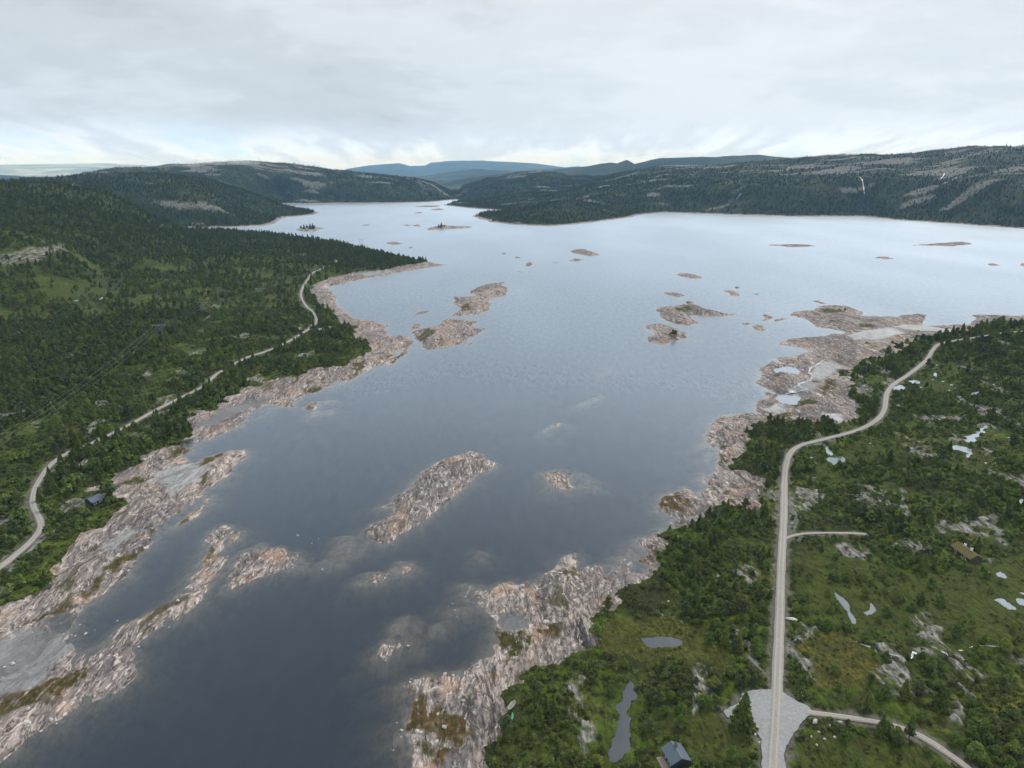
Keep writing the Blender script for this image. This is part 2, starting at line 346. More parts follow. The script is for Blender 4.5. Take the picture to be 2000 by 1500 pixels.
def march(px, py, hf=base_height):
    """the point of the ground seen at a pixel of the photograph"""
    px, py = np.atleast_1d(np.asarray(px, float)), np.atleast_1d(np.asarray(py, float))
    d = ray(px, py); dh = d[:, :2] / np.hypot(d[:, 0], d[:, 1])[:, None]; sl = d[:, 2] / np.hypot(d[:, 0], d[:, 1])
    rs = 105 * (6000 / 105.0) ** np.linspace(0, 1, 160)
    R = np.repeat(rs[None], len(px), 0)
    X, Y = dh[:, :1] * R, dh[:, 1:] * R
    H = hf(X.ravel(), Y.ravel()).reshape(X.shape)
    H = np.maximum(H, 0)
    gap = CAM_Z + sl[:, None] * R - H
    hit = gap < 0
    k = np.where(hit.any(1), hit.argmax(1), 159); k = np.maximum(k, 1)
    i = np.arange(len(px)); g0, g1 = gap[i, k - 1], gap[i, k]
    t = np.clip(g0 / np.where(abs(g0 - g1) < 1e-6, 1, g0 - g1), 0, 1)
    rr = R[i, k - 1] + t * (R[i, k] - R[i, k - 1])
    lo, hi = R[i, k - 1].copy(), R[i, k].copy()
    return dh * rr[:, None]
def mpoly(pts):
    a = np.array(pts, float); return march(a[:, 0], a[:, 1])
def catmull(P, step):
    out = []
    Q = np.vstack([2 * P[0] - P[1], P, 2 * P[-1] - P[-2]])
    for i in range(1, len(Q) - 2):
        p0, p1, p2, p3 = Q[i - 1:i + 3]
        n = max(2, int(np.linalg.norm(p2 - p1) / step))
        for t in np.arange(n) / n:
            out.append(0.5 * (2 * p1 + (p2 - p0) * t + (2 * p0 - 5 * p1 + 4 * p2 - p3) * t * t + (3 * p1 - p0 - 3 * p2 + p3) * t ** 3))
    out.append(P[-1]); return np.array(out)
VL, VR = mpoly(VEG_L), mpoly(VEG_R)
ROADW = {k: (catmull(mpoly(p), 3.0), w) for k, (p, w) in ROADS.items()}
PADW = mpoly(PAD)

# patches of bog, moss, mud and rock inside the two banks: (outline px, kind)
PATCH = [
 # moss and weed on the drained rock
 ('moss',[(800,1352),(832,1350),(840,1380),(870,1392),(922,1395),(918,1420),(880,1450),(872,1490),(850,1480),(845,1425),(815,1430),(805,1400)],1),
 ('moss',[(802,1455),(835,1445),(848,1462),(820,1475),(806,1470)],0.6),
 ('moss',[(962,1236),(1020,1236),(1045,1250),(1035,1280),(985,1297),(985,1275),(1000,1262),(962,1250)],0.6),
 ('moss',[(1052,1225),(1085,1212),(1088,1232),(1058,1245)],1),
 ('moss',[(80,1340),(120,1320),(172,1302),(176,1318),(140,1345),(92,1362),(40,1385),(0,1400),(0,1365),(40,1355)],0.9),
 ('moss',[(205,1105),(245,1085),(285,1066),(290,1074),(250,1100),(215,1122)],0.7),
 ('moss',[(165,1160),(190,1140),(212,1115),(225,1120),(200,1150),(172,1172)],0.8),
 ('moss',[(68,1215),(95,1188),(125,1175),(130,1188),(90,1208)],0.9),
 ('moss',[(222,950),(262,934),(300,926),(300,932),(262,944),(235,955)],0.5),
 ('moss',[(385,905),(420,888),(440,884),(425,897),(390,915)],0.9),
 ('moss',[(327,895),(345,872),(375,870),(370,882),(345,892)],0.9),
 ('moss',[(593,770),(602,758),(622,754),(624,762),(605,772)],0.9),
 ('moss',[(685,722),(690,710),(710,707),(712,716),(695,724)],0.9),
 ('moss',[(760,710),(772,698),(790,688),(788,698),(770,712)],0.6),
 ('moss',[(735,700),(760,692),(770,690),(760,698),(740,704)],0.8),
 ('moss',[(1603,762),(1610,742),(1632,742),(1630,758),(1612,770)],0.8),
 ('moss',[(1530,790),(1560,782),(1590,778),(1595,790),(1560,796)],0.3),
 ('moss',[(1505,812),(1540,805),(1562,806),(1550,815),(1515,817)],0.6),
 ('moss',[(1400,890),(1420,886),(1428,898),(1405,905)],0.4),
 ('moss',[(1405,868),(1425,866),(1428,876),(1408,878)],0.4),
 ('moss',[(1285,985),(1295,970),(1330,965),(1345,980),(1338,995),(1305,1000)],1.0),
 ('moss',[(1255,1085),(1272,1082),(1272,1098),(1258,1100)],0.9),
 ('moss',[(1315,608),(1345,603),(1352,610),(1322,614)],0.6),
 ('moss',[(895,602),(915,596),(922,606),(905,612)],0.6),
 ('moss',[(812,662),(835,648),(852,652),(840,664),(820,670)],0.7),
 ('moss',[(1600,603),(1640,606),(1655,611),(1610,612)],0.5),
 ('moss',[(1670,634),(1700,632),(1712,638),(1680,640)],0.5),
 # silt
 ('mud',[(-80,1300),(0,1255),(60,1225),(135,1215),(140,1262),(112,1290),(95,1318),(40,1345),(-60,1380)],0.5),
 ('mud',[(85,1250),(92,1215),(130,1195),(160,1190),(140,1225),(112,1240)],0.0),
 ('mud',[(285,935),(330,910),(375,905),(405,912),(400,930),(370,945),(335,965),(325,945)],0.85),
 ('mud',[(198,1072),(215,1050),(262,1030),(275,1034),(250,1058),(215,1076)],0.8),
 ('mud',[(378,835),(420,805),(480,785),(530,772),(520,785),(470,805),(420,828)],0.15),
 ('mud',[(975,1200),(1000,1192),(1030,1200),(1030,1220),(1000,1236),(972,1232)],0.25),
 ('mud',[(1540,765),(1552,748),(1580,742),(1600,750),(1590,762),(1560,770)],0.05),
 ('mud',[(1582,735),(1590,715),(1620,705),(1650,715),(1620,735),(1600,742)],0.6),
 ('mud',[(1490,800),(1525,788),(1540,798),(1520,808)],0.8),
 ('mud',[(1605,808),(1640,808),(1650,820),(1625,822)],0.9),
 ('mud',[(1650,655),(1690,645),(1740,640),(1770,650),(1720,662),(1670,664)],0.85),
 ('mud',[(1740,636),(1800,634),(1870,644),(1850,649),(1790,645)],0.9),
 ('mud',[(700,534),(740,528),(770,527),(760,533),(715,540)],0.3),
 # grass and bog among the trees
 ('grass',[(1170,1250),(1200,1215),(1250,1205),(1320,1210),(1370,1220),(1420,1270),(1440,1300),(1410,1310),(1340,1290),(1250,1290),(1180,1270)],0.8),
 ('grass',[(1570,1250),(1600,1235),(1680,1240),(1720,1290),(1700,1340),(1620,1345),(1570,1310)],1.0),
 ('grass',[(1640,880),(1700,850),(1760,850),(1770,880),(1720,900),(1650,905)],0.3),
 ('grass',[(1590,905),(1650,915),(1670,940),(1620,955),(1590,940)],0.4),
 ('grass',[(1850,870),(1900,860),(1940,900),(1920,920),(1880,905)],0.5),
 ('grass',[(1780,730),(1850,715),(1880,740),(1870,770),(1800,765)],0.3),
 ('grass',[(1560,1075),(1640,1065),(1700,1100),(1800,1120),(2000,1080),(2050,1250),(1900,1280),(1760,1270),(1680,1240),(1600,1220),(1560,1150)],0.35),
 ('grass',[(1560,1420),(1700,1440),(1820,1500),(1800,1560),(1540,1560)],0.35),
 ('grass',[(1290,1390),(1420,1400),(1470,1480),(1450,1520),(1300,1440)],0.6),
 ('grass',[(70,585),(110,568),(200,560),(245,572),(200,585),(120,592)],0.3),
 ('grass',[(105,852),(130,835),(170,830),(160,845),(120,856)],0.8),
 ('grass',[(496,718),(520,706),(538,710),(530,720),(505,722)],0.6),
 ('grass',[(662,520),(675,513),(682,516),(678,522)],0.5),
 ('grass',[(445,495),(470,491),(487,495),(465,500)],0.3),
 ('grass',[(505,585),(540,578),(560,583),(530,592)],0.5),
 ('grass',[(310,845),(330,836),(340,846),(322,852)],0.9),
 ('grass',[(255,520),(280,512),(300,515),(275,522)],0.3),
 # bare outcrops
 ('rock',[(0,498),(40,492),(90,482),(122,478),(128,490),(100,500),(70,512),(20,516),(-100,518),(-100,500)],0.5),
 ('rock',[(1780,1220),(1795,1200),(1815,1210),(1840,1235),(1855,1270),(1850,1285),(1790,1288),(1785,1272),(1800,1262)],0.5),
 ('rock',[(1690,975),(1725,960),(1735,985),(1700,1000)],0.5),
 ('rock',[(1630,1060),(1680,1070),(1700,1095),(1660,1092)],0.5),
 ('rock',[(1740,1060),(1800,1050),(1830,1070),(1790,1085)],0.5),
 ('rock',[(1900,1010),(1940,1000),(1965,1030),(1930,1045)],0.5),
 ('rock',[(1440,1115),(1455,1100),(1470,1110),(1465,1145),(1445,1150)],0.7),
 ('rock',[(1400,958),(1440,930),(1480,932),(1495,945),(1480,985),(1420,982)],0.5),
 ('rock',[(1110,1330),(1135,1320),(1140,1380),(1160,1420),(1145,1440),(1125,1400),(1120,1370),(1100,1350)],0.5),
 ('rock',[(1115,1420),(1140,1430),(1150,1470),(1138,1480),(1122,1450)],0.5),
 ('rock',[(1840,1375),(1855,1372),(1885,1405),(1870,1415)],0.6),
 ('rock',[(360,692),(385,683),(408,684),(385,694)],0.6),
 ('rock',[(412,599),(420,595),(430,598),(422,603)],0.9),
 ('rock',[(1780,810),(1880,815),(1885,822),(1800,820)],0.7),
 ('rock',[(1760,872),(1800,862),(1820,880),(1790,892)],0.6),
 ('rock',[(1535,995),(1555,990),(1560,1040),(1538,1045)],0.4),
]
PW = [(k, mpoly(p), v) for k, p, v in PATCH]
PONDS = [
 ([(1616,893),(1628,889),(1645,890),(1650,899),(1645,907),(1630,909),(1618,902)], 'small round pond in bog right of the road bend'),
 ([(1614,871),(1619,872),(1621,880),(1629,887),(1622,888),(1613,880)], 'thin curved pool just above the round bog pond'),
 ([(1852,872),(1862,869),(1880,871),(1896,877),(1899,886),(1893,893),(1887,893),(1887,884),(1874,880),(1856,878)], 'crescent pond curling round a clump of trees'),
 ([(1886,858),(1894,850),(1908,846),(1924,832),(1928,835),(1915,848),(1905,855),(1897,862),(1906,870),(1900,868),(1888,861)], 'narrow slanting pond above the crescent pond'),
 ([(1255,1247),(1290,1243),(1325,1246),(1332,1254),(1310,1262),(1275,1264),(1258,1256)], 'flat grey pond in the meadow between shore trees and road'),
 ([(1233,1332),(1240,1346),(1232,1370),(1226,1395),(1230,1420),(1231,1440),(1228,1465),(1205,1482),(1188,1475),(1188,1444),(1205,1426),(1207,1400),(1216,1370),(1222,1345)], 'long dark pond winding down beside the dark roofed cabin'),
 ([(1629,1157),(1640,1164),(1652,1170),(1664,1190),(1671,1213),(1664,1214),(1656,1195),(1646,1181),(1633,1168)], 'narrow dark pool bending through the bog right of the road'),
 ([(1688,1195),(1697,1190),(1702,1178),(1709,1192),(1695,1201)], 'small dark pool right of the narrow bending pool'),
 ([(1945,1120),(1953,1117),(1966,1126),(1962,1129),(1948,1124)], 'pale oval puddle below the turf roofed cabin'),
 ([(1943,1172),(1956,1168),(1968,1176),(1982,1188),(1972,1190),(1955,1178)], 'bright slanting pool near the right edge of the photo'),
 ([(1984,1153),(1996,1156),(2010,1165),(1998,1164)], 'thin bright pool at the right edge, upper one'),
 ([(1986,1170),(1998,1170),(2012,1182),(1996,1182)], 'thin bright pool at the right edge, lower one'),
 ([(1510,721),(1528,716),(1550,715),(1562,722),(1556,729),(1535,729),(1516,727)], 'pale pool on bare rock beside the lake'),
 ([(1512,775),(1530,769),(1560,768),(1562,778),(1545,786),(1525,784)], 'pale silted pool below the winding creek'),
 ([(1776,744),(1790,742),(1796,746),(1784,749)], 'small bright puddle by the upper road bend'),
 ([(1745,756),(1760,752),(1768,758),(1750,762)], 'small bright puddle close beside the road at the bend'),
 ([(1826,727),(1836,733),(1832,736),(1822,731)], 'short bright puddle in the upper bog'),
 ([(1896,768),(1910,765),(1912,769),(1900,771)], 'short bright puddle on the right in the upper bog'),
 ([(144,584),(150,583),(153,587),(147,588)], 'bright puddle in the grassy clearing on the left, western one'),
 ([(193,580),(200,578.5),(203,582),(196,583)], 'bright puddle in the grassy clearing on the left, eastern one'),
 ([(1988,978),(2000,975),(2010,984),(1995,986)], 'pale puddle at the right edge beside dark trees'),
]
PONW = []
for p, lab in PONDS:
    w = mpoly(p); c = w.mean(0)
    w = catmull(np.vstack([w, w[:1]]), max(0.8, 0.004 * np.hypot(*c)))[:-1]
    e = 0.10 * np.sqrt(np.ptp(w[:, 0]) * np.ptp(w[:, 1])); w = w + np.stack([fbm(w[:, 0], w[:, 1], 5, 3, 7), fbm(w[:, 0], w[:, 1], 5, 3, 8)], 1) * e * 0.8
    z = float(base_height(w[:, 0], w[:, 1]).min())
    PONW.append((w, z, lab))

# strike of the rock layers, along both banks
STRIKE = math.atan2(*(flat(480, 880) - flat(60, 1400))[::-1])
CS, SS = math.cos(STRIKE), math.sin(STRIKE)
RIGHT_S = math.radians(158)

# ------------------------------------------------------------------ ground grid: fans out with distance, fine near, coarse far
py = np.arange(1790, 499, -1.6)
rn = CAM_Z / np.tan(PITCH + np.arctan((py - 750) / FPX))
rr = np.concatenate([[60, 75, 88, 100], rn[rn > 105], np.arange(rn[-1] + 11, 5200, 12.5), 5200 * (34000 / 5200.0) ** np.linspace(0.01, 1, 110)])
azs = np.radians(np.concatenate([np.arange(-64, -40, 0.45), np.arange(-40, 40, 0.078), np.arange(40, 64.1, 0.45)]))
RR, AA = np.meshgrid(rr, azs, indexing='ij')
GXX, GYY = (RR * np.sin(AA)), (RR * np.cos(AA))
sp = np.gradient(rr)[:, None] + 0 * AA
nr, na = RR.shape
wx = (fbm(GXX, GYY, 40, 5, 11, sp * 1.2)); wy = (fbm(GXX, GYY, 40, 5, 12, sp * 1.2))
wob = np.clip(RR * 0.008, 1.6, 16)
WX, WY = GXX + wx * wob, GYY + wy * wob
# signed distance to the lake on every second grid line, then filled in
i0, j0 = np.arange(0, nr, 2), np.arange(0, na, 2)
sdc = -sd_poly(WX[::2, ::2].astype(np.float32), WY[::2, ::2].astype(np.float32), LAKE.astype(np.float32))
tmp = np.empty((nr, len(j0)), np.float32)
fi = np.minimum(np.arange(nr) / 2, len(i0) - 1.0001); ii = fi.astype(int); ft = (fi - ii)[:, None]
tmp = sdc[ii] * (1 - ft) + sdc[np.minimum(ii + 1, len(i0) - 1)] * ft
fj = np.minimum(np.arange(na) / 2, len(j0) - 1.0001); jj = fj.astype(int); gt = (fj - jj)[None]
SD = tmp[:, jj] * (1 - gt) + tmp[:, np.minimum(jj + 1, len(j0) - 1)] * gt
Z = land_height(SD, GXX, GYY)
isl_id = np.full(Z.shape, -1, np.int16)
isl_d = np.full(Z.shape, -60, np.float32)
for k, (pg, pk) in enumerate(ISL):
    d = sd_cull(WX, WY, pg, 60)
    far = np.hypot(*pg.mean(0)) > 700
    s = 0.5 if far else 0.33
    zi = np.where(d > 0, pk * (1 - np.exp(-d * s / pk)), 0.38 * d)
    m = (d > -59.5) & (zi > Z)
    Z = np.where(m, zi, Z)
    isl_id[(d > -14) & (d > isl_d)] = k
    isl_d = np.maximum(isl_d, d)
humps0 = fbm(GXX, GYY, 5, 3, 48)
for pg, dp in SHO:
    d = sd_cull(WX, WY, pg, 30)
    d = d + 1.2 * fbm(GXX, GYY, 7, 3, 47) * (np.abs(d) < 20)
    zi = np.where(d > 0, dp + 0.35 * (1 - np.exp(-d / 4)) + 0.10 * humps0, dp + 0.42 * d)
    Z = np.where(d > -29.5, np.maximum(Z, zi), Z)
inland = np.maximum(SD, isl_d)                       # how far from any water's edge
# vegetation
vl = (RR < 1700) & (GXX < 150) & ~((GXX > -40) & (RR < 300)); vr = (RR < 1500) & (GXX > -40 + 0 * RR) & ~((GXX < 0) & (RR > 300))
VEG = np.where(RR > 900, (SD - (15 + 5 * wy)) / 4.0, -20.0)
m = vl & (SD > -5); VEG[m] = sd_poly(WX[m], WY[m], VL)
m = vr & (SD > -5); VEG[m] = sd_poly(WX[m], WY[m], VR)
VEG = np.where(RR > 550, np.maximum(VEG, (SD - 80) / 10), VEG)
VEG = np.where(SD > 2, VEG, -20)
vr_ = fbm(GXX, GYY, 13, 4, 14, sp, 0.6)
veg = sstep(-0.8, 0.8, VEG + 1.2 * wx + (3.4 + RR * 0.004) * vr_ * sstep(14, 0, np.abs(VEG)))
# rock relief, stretched along the strike
turn = sstep(60, 260, GXX) * sstep(900, 500, RR) * 0
S_, T_ = GXX * CS + GYY * SS, -GXX * SS + GYY * CS
S_ = S_ + 9 * wx; T_ = T_ + 7.0 * wy
humps = fbm(S_ / 3.2, T_, 7.5, 4, 21, sp)
slabs = 1 - np.abs(fbm(S_ / 2.4, T_, 3.6, 3, 25, sp)) * 2
blocky = fbm(S_ / 1.4, T_, 2.0, 3, 31, sp, 0.6)
terr = fbm(S_ / 2.6, T_, 17, 3, 35, sp) * 4
terr = (np.floor(terr) + sstep(0.55, 0.95, terr - np.floor(terr))) / 4
humps2 = fbm(S_ / 2.0, T_, 22, 3, 23, sp)
rockn = 1.6 * humps2 + 0.9 * humps + 0.5 * slabs + 0.32 * blocky + 2.2 * terr
calm = np.ones_like(Z)
attr = {k: np.zeros(Z.shape, np.float32) for k in ('veg', 'moss', 'mud', 'grass', 'outcrop', 'tone', 'gravel')}
wob2 = 2.2
QX, QY = GXX + fbm(GXX, GYY, 9, 3, 51, sp) * wob2 * 1.6, GYY + fbm(GXX, GYY, 9, 3, 52, sp) * wob2 * 1.6
for kind, pg, v in PW:
    c = np.hypot(*pg.mean(0)); e = 0.6 + c * 0.003
    d = sd_cull(QX, QY, pg, 6 + e)
    w = sstep(-e, e, d)
    if kind == 'rock': attr['outcrop'] = np.maximum(attr['outcrop'], w)
    else: attr[kind] = np.maximum(attr[kind], w)
    if kind in ('moss', 'mud', 'grass'): attr['tone'] = np.where(w > 0.05, v, attr['tone'])
    if kind == 'mud': calm = np.minimum(calm, 1 - 0.86 * w)
    if kind == 'moss': calm = np.minimum(calm, 1 - 0.6 * w)
# scattered outcrops in the vegetation
oc = fbm(S_ / 2.0, T_, 15, 4, 61, sp, 0.62) + 0.5 * fbm(GXX, GYY, 60, 2, 62, sp)
big_oc = fbm(GXX / 3.0, GYY, 90, 5, 63, sp, 0.72) + 0.45 * fbm(GXX, GYY, 600, 2, 64, sp)
zh = np.clip(Z / 240.0, 0, 1)
dark_hill = (GXX < -250) & (RR < 3150)
oc_n = 0.62 - 0.16 * sstep(100, 180, GXX) * (RR < 900)
oc_f = np.where(dark_hill, 0.72, 0.60) - np.where(dark_hill, 0.05, 0.36) * zh - 0.14 * ((RR > 3300) & (GXX < 0))
outc = np.where(RR < 1250, sstep(oc_n, oc_n + 0.12, oc), sstep(oc_f, oc_f + 0.12, big_oc))
outc *= (1 - attr['grass'])
attr['outcrop'] = np.maximum(attr['outcrop'], outc * veg)
rocky = np.maximum((1 - veg), 0.45 * attr['outcrop'])
amp = rocky * calm * np.clip(0.22 + inland / 11.0, 0.16, 1.0) * (0.85 + 0.0 * Z)
amp = np.where(inland < 0, np.clip(0.30 + inland * 0.02, 0.1, 0.3), amp)
Z = Z + rockn * amp
Z = Z + veg * (fbm(GXX, GYY, 9, 4, 71, sp) * 0.55 + attr['outcrop'] * 0.5)
Z = Z + sstep(200, 1500, inland) * fbm(GXX, GYY, 240, 5, 75, sp) * np.clip(hills(GXX, GYY) * 0.10, 0, 16) * sstep(1000, 1800, RR)
# roads and the gravel yard lie on level beds
near = RR < 1400
rd = np.full(Z.shape, 30.0, np.float32)
for k, (pl, w) in ROADW.items():
    m = near & (np.abs(GXX - pl[:, 0].mean()) < np.ptp(pl[:, 0]))
    d = sd_cull(GXX, GYY, pl[::2] if len(pl) > 150 else pl, 14, closed=False, want_sign=False) - w / 2
    rd = np.minimum(rd, d)
dpad = sd_cull(GXX, GYY, PADW, 14)
rd = np.minimum(rd, -dpad)
def road_z(x, y):
    s = sd_land(x, y)
    return land_height(s, x, y)
w = 1 - sstep(0.6, 5.0, rd)
zr = Z.copy(); m = w > 0
zr[m] = road_z(GXX[m], GYY[m]) - 0.25 * sstep(-0.5, 0.3, rd[m])
Z = Z * (1 - w) + zr * w
Z = np.where(rd < 0.2, Z - 0.15, Z)
attr['gravel'] = sstep(2.4, 0.2, rd + 1.6 * fbm(GXX, GYY, 6, 3, 77))
for pg, z, lab in PONW:
    d = sd_cull(GXX, GYY, pg, 8)
    wgt = sstep(-7, -0.5, d)
    Z = np.where(d > -7.9, Z * (1 - wgt) + (z + np.where(d > 0, -0.35, 0.10 - 0.0 * d)) * wgt, Z)
attr['veg'] = veg.astype(np.float32)
attr['under'] = sstep(0.12, -0.15, Z)
attr['far'] = sstep(1100, 1900, RR)
attr['aged'] = sstep(3, 13, inland + 5 * wx + 3 * vr_) * (1 - 0.0 * veg)

V = np.stack([GXX, GYY, Z], -1).reshape(-1, 3)
idx = np.arange(nr * na).reshape(nr, na)
Fq = np.stack([idx[:-1, :-1], idx[:-1, 1:], idx[1:, 1:], idx[1:, :-1]], -1).reshape(-1, 4)
fid = isl_id.reshape(-1)[Fq].max(1)
fin = (SD.reshape(-1)[Fq].max(1) > -1.0); fid[fin] = -1
fr = RR.reshape(-1)[Fq].max(1)
fa = AA.reshape(-1)[Fq].max(1)
region = np.where(fid >= 0, 1000 + fid, np.where((fr > 16000) & (fa < -0.30), 3, np.where(fr > 5200, 2, np.where((fr > 1700) & (Z.reshape(-1)[Fq].max(1) > 22), 1, 0))))
GVEG, GSD, GZ, GRD, GOUT, GINL = veg, SD, Z, rd, attr['outcrop'], inland
def sample(field, x, y):
    """bilinear read of a ground field at world points"""
    r = np.hypot(x, y); a = np.arctan2(x, y)
    i = np.clip(np.interp(r, rr, np.arange(nr)), 0, nr - 1.001); j = np.clip(np.interp(a, azs, np.arange(na)), 0, na - 1.001)
    a0, b0 = i.astype(int), j.astype(int); t, u = i - a0, j - b0
    return (field[a0, b0] * (1 - t) * (1 - u) + field[a0 + 1, b0] * t * (1 - u) + field[a0, b0 + 1] * (1 - t) * u + field[a0 + 1, b0 + 1] * t * u)
# ------------------------------------------------------------------ materials
def mat(name):
    m = bpy.data.materials.new(name); m.use_nodes = True
    nt = m.node_tree; nt.nodes.clear(); return m, nt.nodes, nt.links
class G:
    """small node writer"""
    def __init__(s, name):
        s.m, s.n, s.l = mat(name)
        s.out = s.n.new('ShaderNodeOutputMaterial'); s._tc = None
    def new(s, t, **kw): return N(t, s.n, **kw)
    def put(s, sock, v):
        if v is None: return
        if isinstance(v, (int, float)): sock.default_value = v
        elif isinstance(v, (tuple, list)): sock.default_value = (*v, 1) if len(v) == 3 and len(sock.default_value) == 4 else v
        else: s.l.new(v, sock)
    def tc(s):
        if not s._tc: s._tc = s.new('ShaderNodeTexCoord')
        return s._tc.outputs['Object']
    def pos(s):
        return s.new('ShaderNodeNewGeometry').outputs['Position']
    def mapping(s, vec, sc=(1, 1, 1), rot=(0, 0, 0), loc=(0, 0, 0)):
        m = s.new('ShaderNodeMapping'); s.put(m.inputs[0], vec); m.inputs['Scale'].default_value = sc
        m.inputs['Rotation'].default_value = rot; m.inputs['Location'].default_value = loc; return m.outputs[0]
    def noise(s, vec, scale, detail=4, rough=0.55, dist=0.0, out='Fac'):
        n = s.new('ShaderNodeTexNoise'); s.put(n.inputs['Vector'], vec); n.inputs['Scale'].default_value = scale
        n.inputs['Detail'].default_value = detail; n.inputs['Roughness'].default_value = rough; n.inputs['Distortion'].default_value = dist
        return n.outputs[out]
    def voro(s, vec, scale, feat='F1', out='Distance'):
        n = s.new('ShaderNodeTexVoronoi', feature=feat); s.put(n.inputs['Vector'], vec); n.inputs['Scale'].default_value = scale
        return n.outputs[out]
    def math(s, op, a, b=None, clamp=False):
        n = s.new('ShaderNodeMath', operation=op); n.use_clamp = clamp
        s.put(n.inputs[0], a); s.put(n.inputs[1], b); return n.outputs[0]
    def mix(s, f, a, b, mode='MIX'):
        n = s.new('ShaderNodeMix', data_type='RGBA', blend_type=mode)
        s.put(n.inputs['Factor'], f); s.put(n.inputs['A'], a); s.put(n.inputs['B'], b); return n.outputs['Result']
    def ramp(s, f, stops, interp='LINEAR'):
        n = s.new('ShaderNodeValToRGB'); n.color_ramp.interpolation = interp; e = n.color_ramp.elements
        while len(e) < len(stops): e.new(0.5)
        for el, (p, c) in zip(e, stops):
            el.position = p; el.color = (*c, 1) if isinstance(c, tuple) else (c, c, c, 1)
        s.put(n.inputs[0], f); return n.outputs[0]
    def attr(s, name):
        n = s.new('ShaderNodeAttribute'); n.attribute_name = name; return n
    def bsdf(s, col, rough=0.8, normal=None, spec=0.3, metal=0.0):
        b = s.new('ShaderNodeBsdfPrincipled'); s.put(b.inputs['Base Color'], col); s.put(b.inputs['Roughness'], rough)
        s.put(b.inputs['Specular IOR Level'], spec); s.put(b.inputs['Metallic'], metal)
        if normal is not None: s.put(b.inputs['Normal'], normal)
        s.l.new(b.outputs[0], s.out.inputs['Surface']); return b
    def bump(s, h, dist=0.3, strength=1.0):
        b = s.new('ShaderNodeBump'); b.inputs['Distance'].default_value = dist; b.inputs['Strength'].default_value = strength
        s.put(b.inputs['Height'], h); return b.outputs[0]

